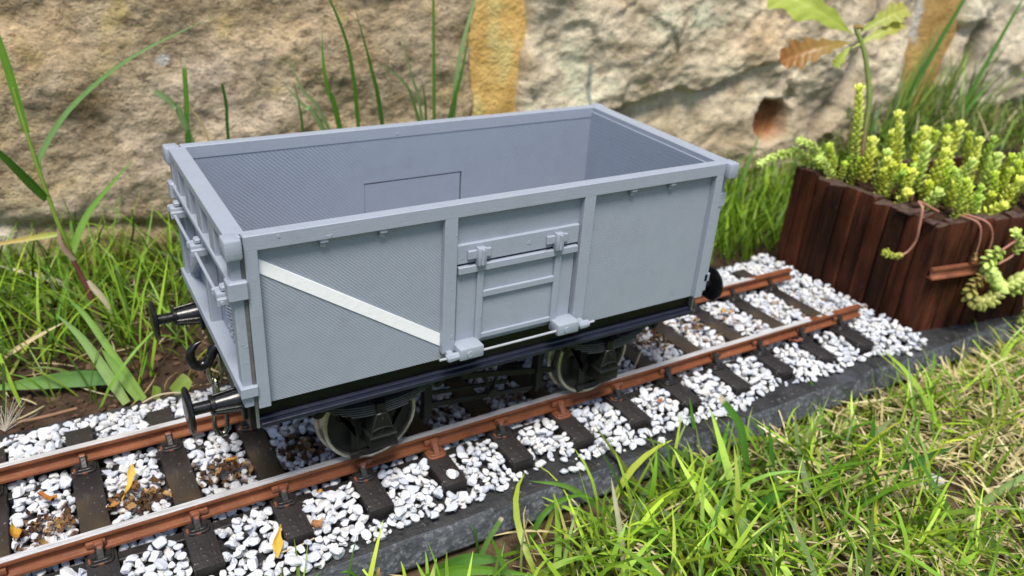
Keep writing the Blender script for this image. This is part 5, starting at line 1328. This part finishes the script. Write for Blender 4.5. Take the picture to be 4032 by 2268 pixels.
sedum('withered sedum tip lying at the planter foot', [pl(66, -6, 10), pl(68, -7, -2), pl(66, -8, -9)], 1.7, 2.1, (.34, .18, .06), (.36, .46, .10), .2, stemcol=PINK, sr=.6)

# ------------------------------------------------------------------ oak seedling
oak = empty('oak_seedling', (249.6, 25, 41)); tag(oak, 'young oak seedling with lobed lime and orange leaves growing in the planter', 'seedling'); OO = Vector((249.6, 25, 41))
Q = [p - OO for p in catmull([(249.6, 25, 41), (252.5, 29.5, 54), (256.5, 34.5, 66), (261, 39.8, 80), (262.8, 48.5, 97), (262.6, 55, 107), (261.6, 59, 112)], 8)]
b = B(); b.tube(Q, [1.7 - .7 * i / len(Q) + (.35 if i in (9, 25, 40) else 0) for i in range(len(Q))], 10); o = b.build('stem', M['stem'], oak, ang=80)
a = o.data.color_attributes.new('Col', 'FLOAT_COLOR', 'POINT'); buf = []
for v in o.data.vertices:
    k = min(1, max(0, (v.co.z / S - 12) / 26)); buf += [*(np.array((.13, .055, .035)) * (1 - k) + np.array((.14, .20, .035)) * k), 1]
a.data.foreach_set('color', buf)
def oak_leaf(name, base, tipp, width, face, c0, c1, lobes=4, droop=4., label=None, stalk=.06):
    base, tipp = Vector(base) - OO, Vector(tipp) - OO; d = tipp - base; L = d.length; d.normalize(); s = d.cross(Vector(face)).normalized(); m = s.cross(d)
    nu, nv = 40, 9; V = []; C = []
    for i in range(nu):
        t = i / (nu - 1); u = max(0, (t - stalk) / (1 - stalk))
        env = (u ** .75) * (1 - u ** 5) * 1.25 * (.55 + .55 * u); lob = .80 + .20 * math.cos(2 * math.pi * lobes * u + 2.6)
        hw = width * .5 * env * (lob if u < .9 else 1) + .35
        p = base + d * (L * t) + m * (droop * math.sin(math.pi * t))
        for j in range(nv):
            q = j / (nv - 1) * 2 - 1
            rip = .10 * hw * math.cos(2 * math.pi * lobes * u * 2 + q * 3) * abs(q)
            V.append(p + s * (q * hw) + d * (abs(q) * hw * .38) + m * (abs(q) * hw * .22 + rip))
            vein = .88 if abs(q) < .1 else 1; k = min(1, max(0, u * .9 + .15 * math.sin(q * 9 + u * 20)))
            cc = (np.array(c0) * (1 - k) + np.array(c1) * k) * (1.18 if abs(q) < .1 else 1); C.append(cc)
    F = [(i * nv + j, i * nv + j + 1, (i + 1) * nv + j + 1, (i + 1) * nv + j) for i in range(nu - 1) for j in range(nv - 1)]
    o = mesh_obj(name, V, F, M['oak'], oak, ang=None, cols=np.array(C))
    if label: o['label'] = label
    return o
LIME = (.36, .44, .07); LIME2 = (.46, .55, .10); ORG = (.50, .22, .06); ORG2 = (.36, .13, .04)
oak_leaf('leaf', (260, 57, 109), (224, 88, 129), 36, (-.45, -.70, .5), LIME, LIME2, 3, 3, 'broad lime green upper leaf')
oak_leaf('leaf', (259, 57, 106), (225, 72, 94.5), 23, (-.42, -.68, .6), (.36, .27, .06), ORG2, 5, 4, 'drooping orange-tinted leaf')
oak_leaf('leaf', (262, 58, 110), (287, 50, 123), 17, (-.35, -.6, .6), LIME, (.48, .46, .10), 4, 2, 'yellow-green leaf pointing up right')
oak_leaf('leaf', (258, 56, 103), (285, 48, 116), 11, (-.35, -.6, .7), LIME2, (.46, .42, .10), 4, 2)
oak_leaf('leaf', (258, 57, 104), (249, 57, 94), 8, (-.3, -.7, .5), LIME2, LIME, 3, 1)
for q in range(3):
    b = B(); b.lathe([(0, .5), (1.0, 1.1), (2.2, .8), (3.0, .1)], Vector((261.3 + q * 1.1, 59 - q, 112)) - OO, (.2 * (q - 1), 0, 1), 8); o = b.build('bud', M['stem'], oak)
    a = o.data.color_attributes.new('Col', 'FLOAT_COLOR', 'POINT'); a.data.foreach_set('color', [.30, .20, .06, 1] * len(o.data.vertices))

# ------------------------------------------------------------------ odds and ends
V, F = PP[2]; o = mesh_obj('stone', V * 5.2, F, M['pebble'], ang=30, cols=np.tile((.74, .71, .68), (len(V), 1))); o.location = Vector((145.3, -108.1, float(ground_z(145.3, -108.1)) + 3.4)) * S
tag(o, 'single grey-white stone lying in the lawn at the right', 'stone')
V, F, C = petal_mesh(15, 10, 2.6, .6, (.16, .085, .045), (.30, .19, .11), 10, 6, .5); o = mesh_obj('dead_leaf', V, F, M['petal'], ang=None, cols=C); o.location = Vector((195, -70, float(ground_z(195, -70)) + 5)) * S; o.rotation_euler = (.3, .2, .8)
tag(o, 'curled brown dead leaf standing in the straw at the right', 'leaf')
V, F, C = petal_mesh(11, 5, 1.2, .6, (.42, .14, .06), (.30, .10, .05), 9, 5, .4); o = mesh_obj('dead_leaf', V, F, M['petal'], ang=None, cols=C); o.location = Vector((-66, 75, -9)) * S; o.rotation_euler = (.5, -.5, .6)
tag(o, 'rust-red dead leaf behind the wagon beside the coupling hook', 'leaf')
V, F, C = petal_mesh(10, 6, 1.2, .6, (.52, .17, .08), (.40, .12, .07), 9, 5, .4); o = mesh_obj('dead_leaf', V, F, M['petal'], ang=None, cols=C); o.location = Vector((208, 84, -2)) * S; o.rotation_euler = (.9, .1, .3)
tag(o, 'small red dead leaf in the grass between the wagon and planter', 'leaf')
for lb, pts, r in (('thin dry straw lying across a sleeper end at the near side', [(-79.5, -44.5, -8.2), (-74, -44.0, -8.6), (-68.5, -42.8, -8.8)], .28), ('pale root fibre lying on the far sleeper end at the left', [(-103, 47.5, -6.3), (-98, 48.8, -5.6), (-92, 47.5, -5.2), (-86, 44.6, -5.6)], .35), ('thin dry stem standing among pebbles behind the wagon end', [(72.0, -17.5, -6), (73.4, -18.0, 1), (75.3, -18.2, 8)], .4), ('tiny curled straw on the slab lip at the near side', [(-52, -49.6, -11.3), (-51.0, -48.4, -11.0), (-50.0, -46.2, -10.8)], .4), ('brown twig on the slab rear edge at the left', [(-146, 60, -10.5), (-135, 59, -10.2), (-124, 60.5, -10.8)], .7)):
    b = B(); q = catmull(pts, 8); b.tube(q, r, 6); o = b.build('dry_straw', M['thatch'], ang=80)
    a = o.data.color_attributes.new('Col', 'FLOAT_COLOR', 'POINT'); c = (.30, .17, .10, 1) if 'twig' in lb else (.58, .48, .34, 1); a.data.foreach_set('color', list(c) * len(o.data.vertices)); tag(o, lb, 'straw')
# seed-head fluff at the left end of the slab
b = B()
for k in range(26):
    a_ = rng.uniform(.3, 2.4); e_ = rng.uniform(-.4, .9); L_ = rng.uniform(7, 14); d = Vector((math.cos(a_) * math.cos(e_), math.sin(a_) * math.cos(e_) * .5, math.sin(e_) + .4)).normalized(); p = Vector((-147, 57, -11))
    b.tube([p, p + d * L_ * .5 + Vector((rng.gauss(0, .4), 0, .3)), p + d * L_], [.13, .1, .05], 4)
o = b.build('seed_fluff', M['thatch'], ang=80); a = o.data.color_attributes.new('Col', 'FLOAT_COLOR', 'POINT'); a.data.foreach_set('color', [.62, .56, .46, 1] * len(o.data.vertices))
tag(o, 'tuft of pale seed fluff on the slab rear edge at the left', 'seed head')
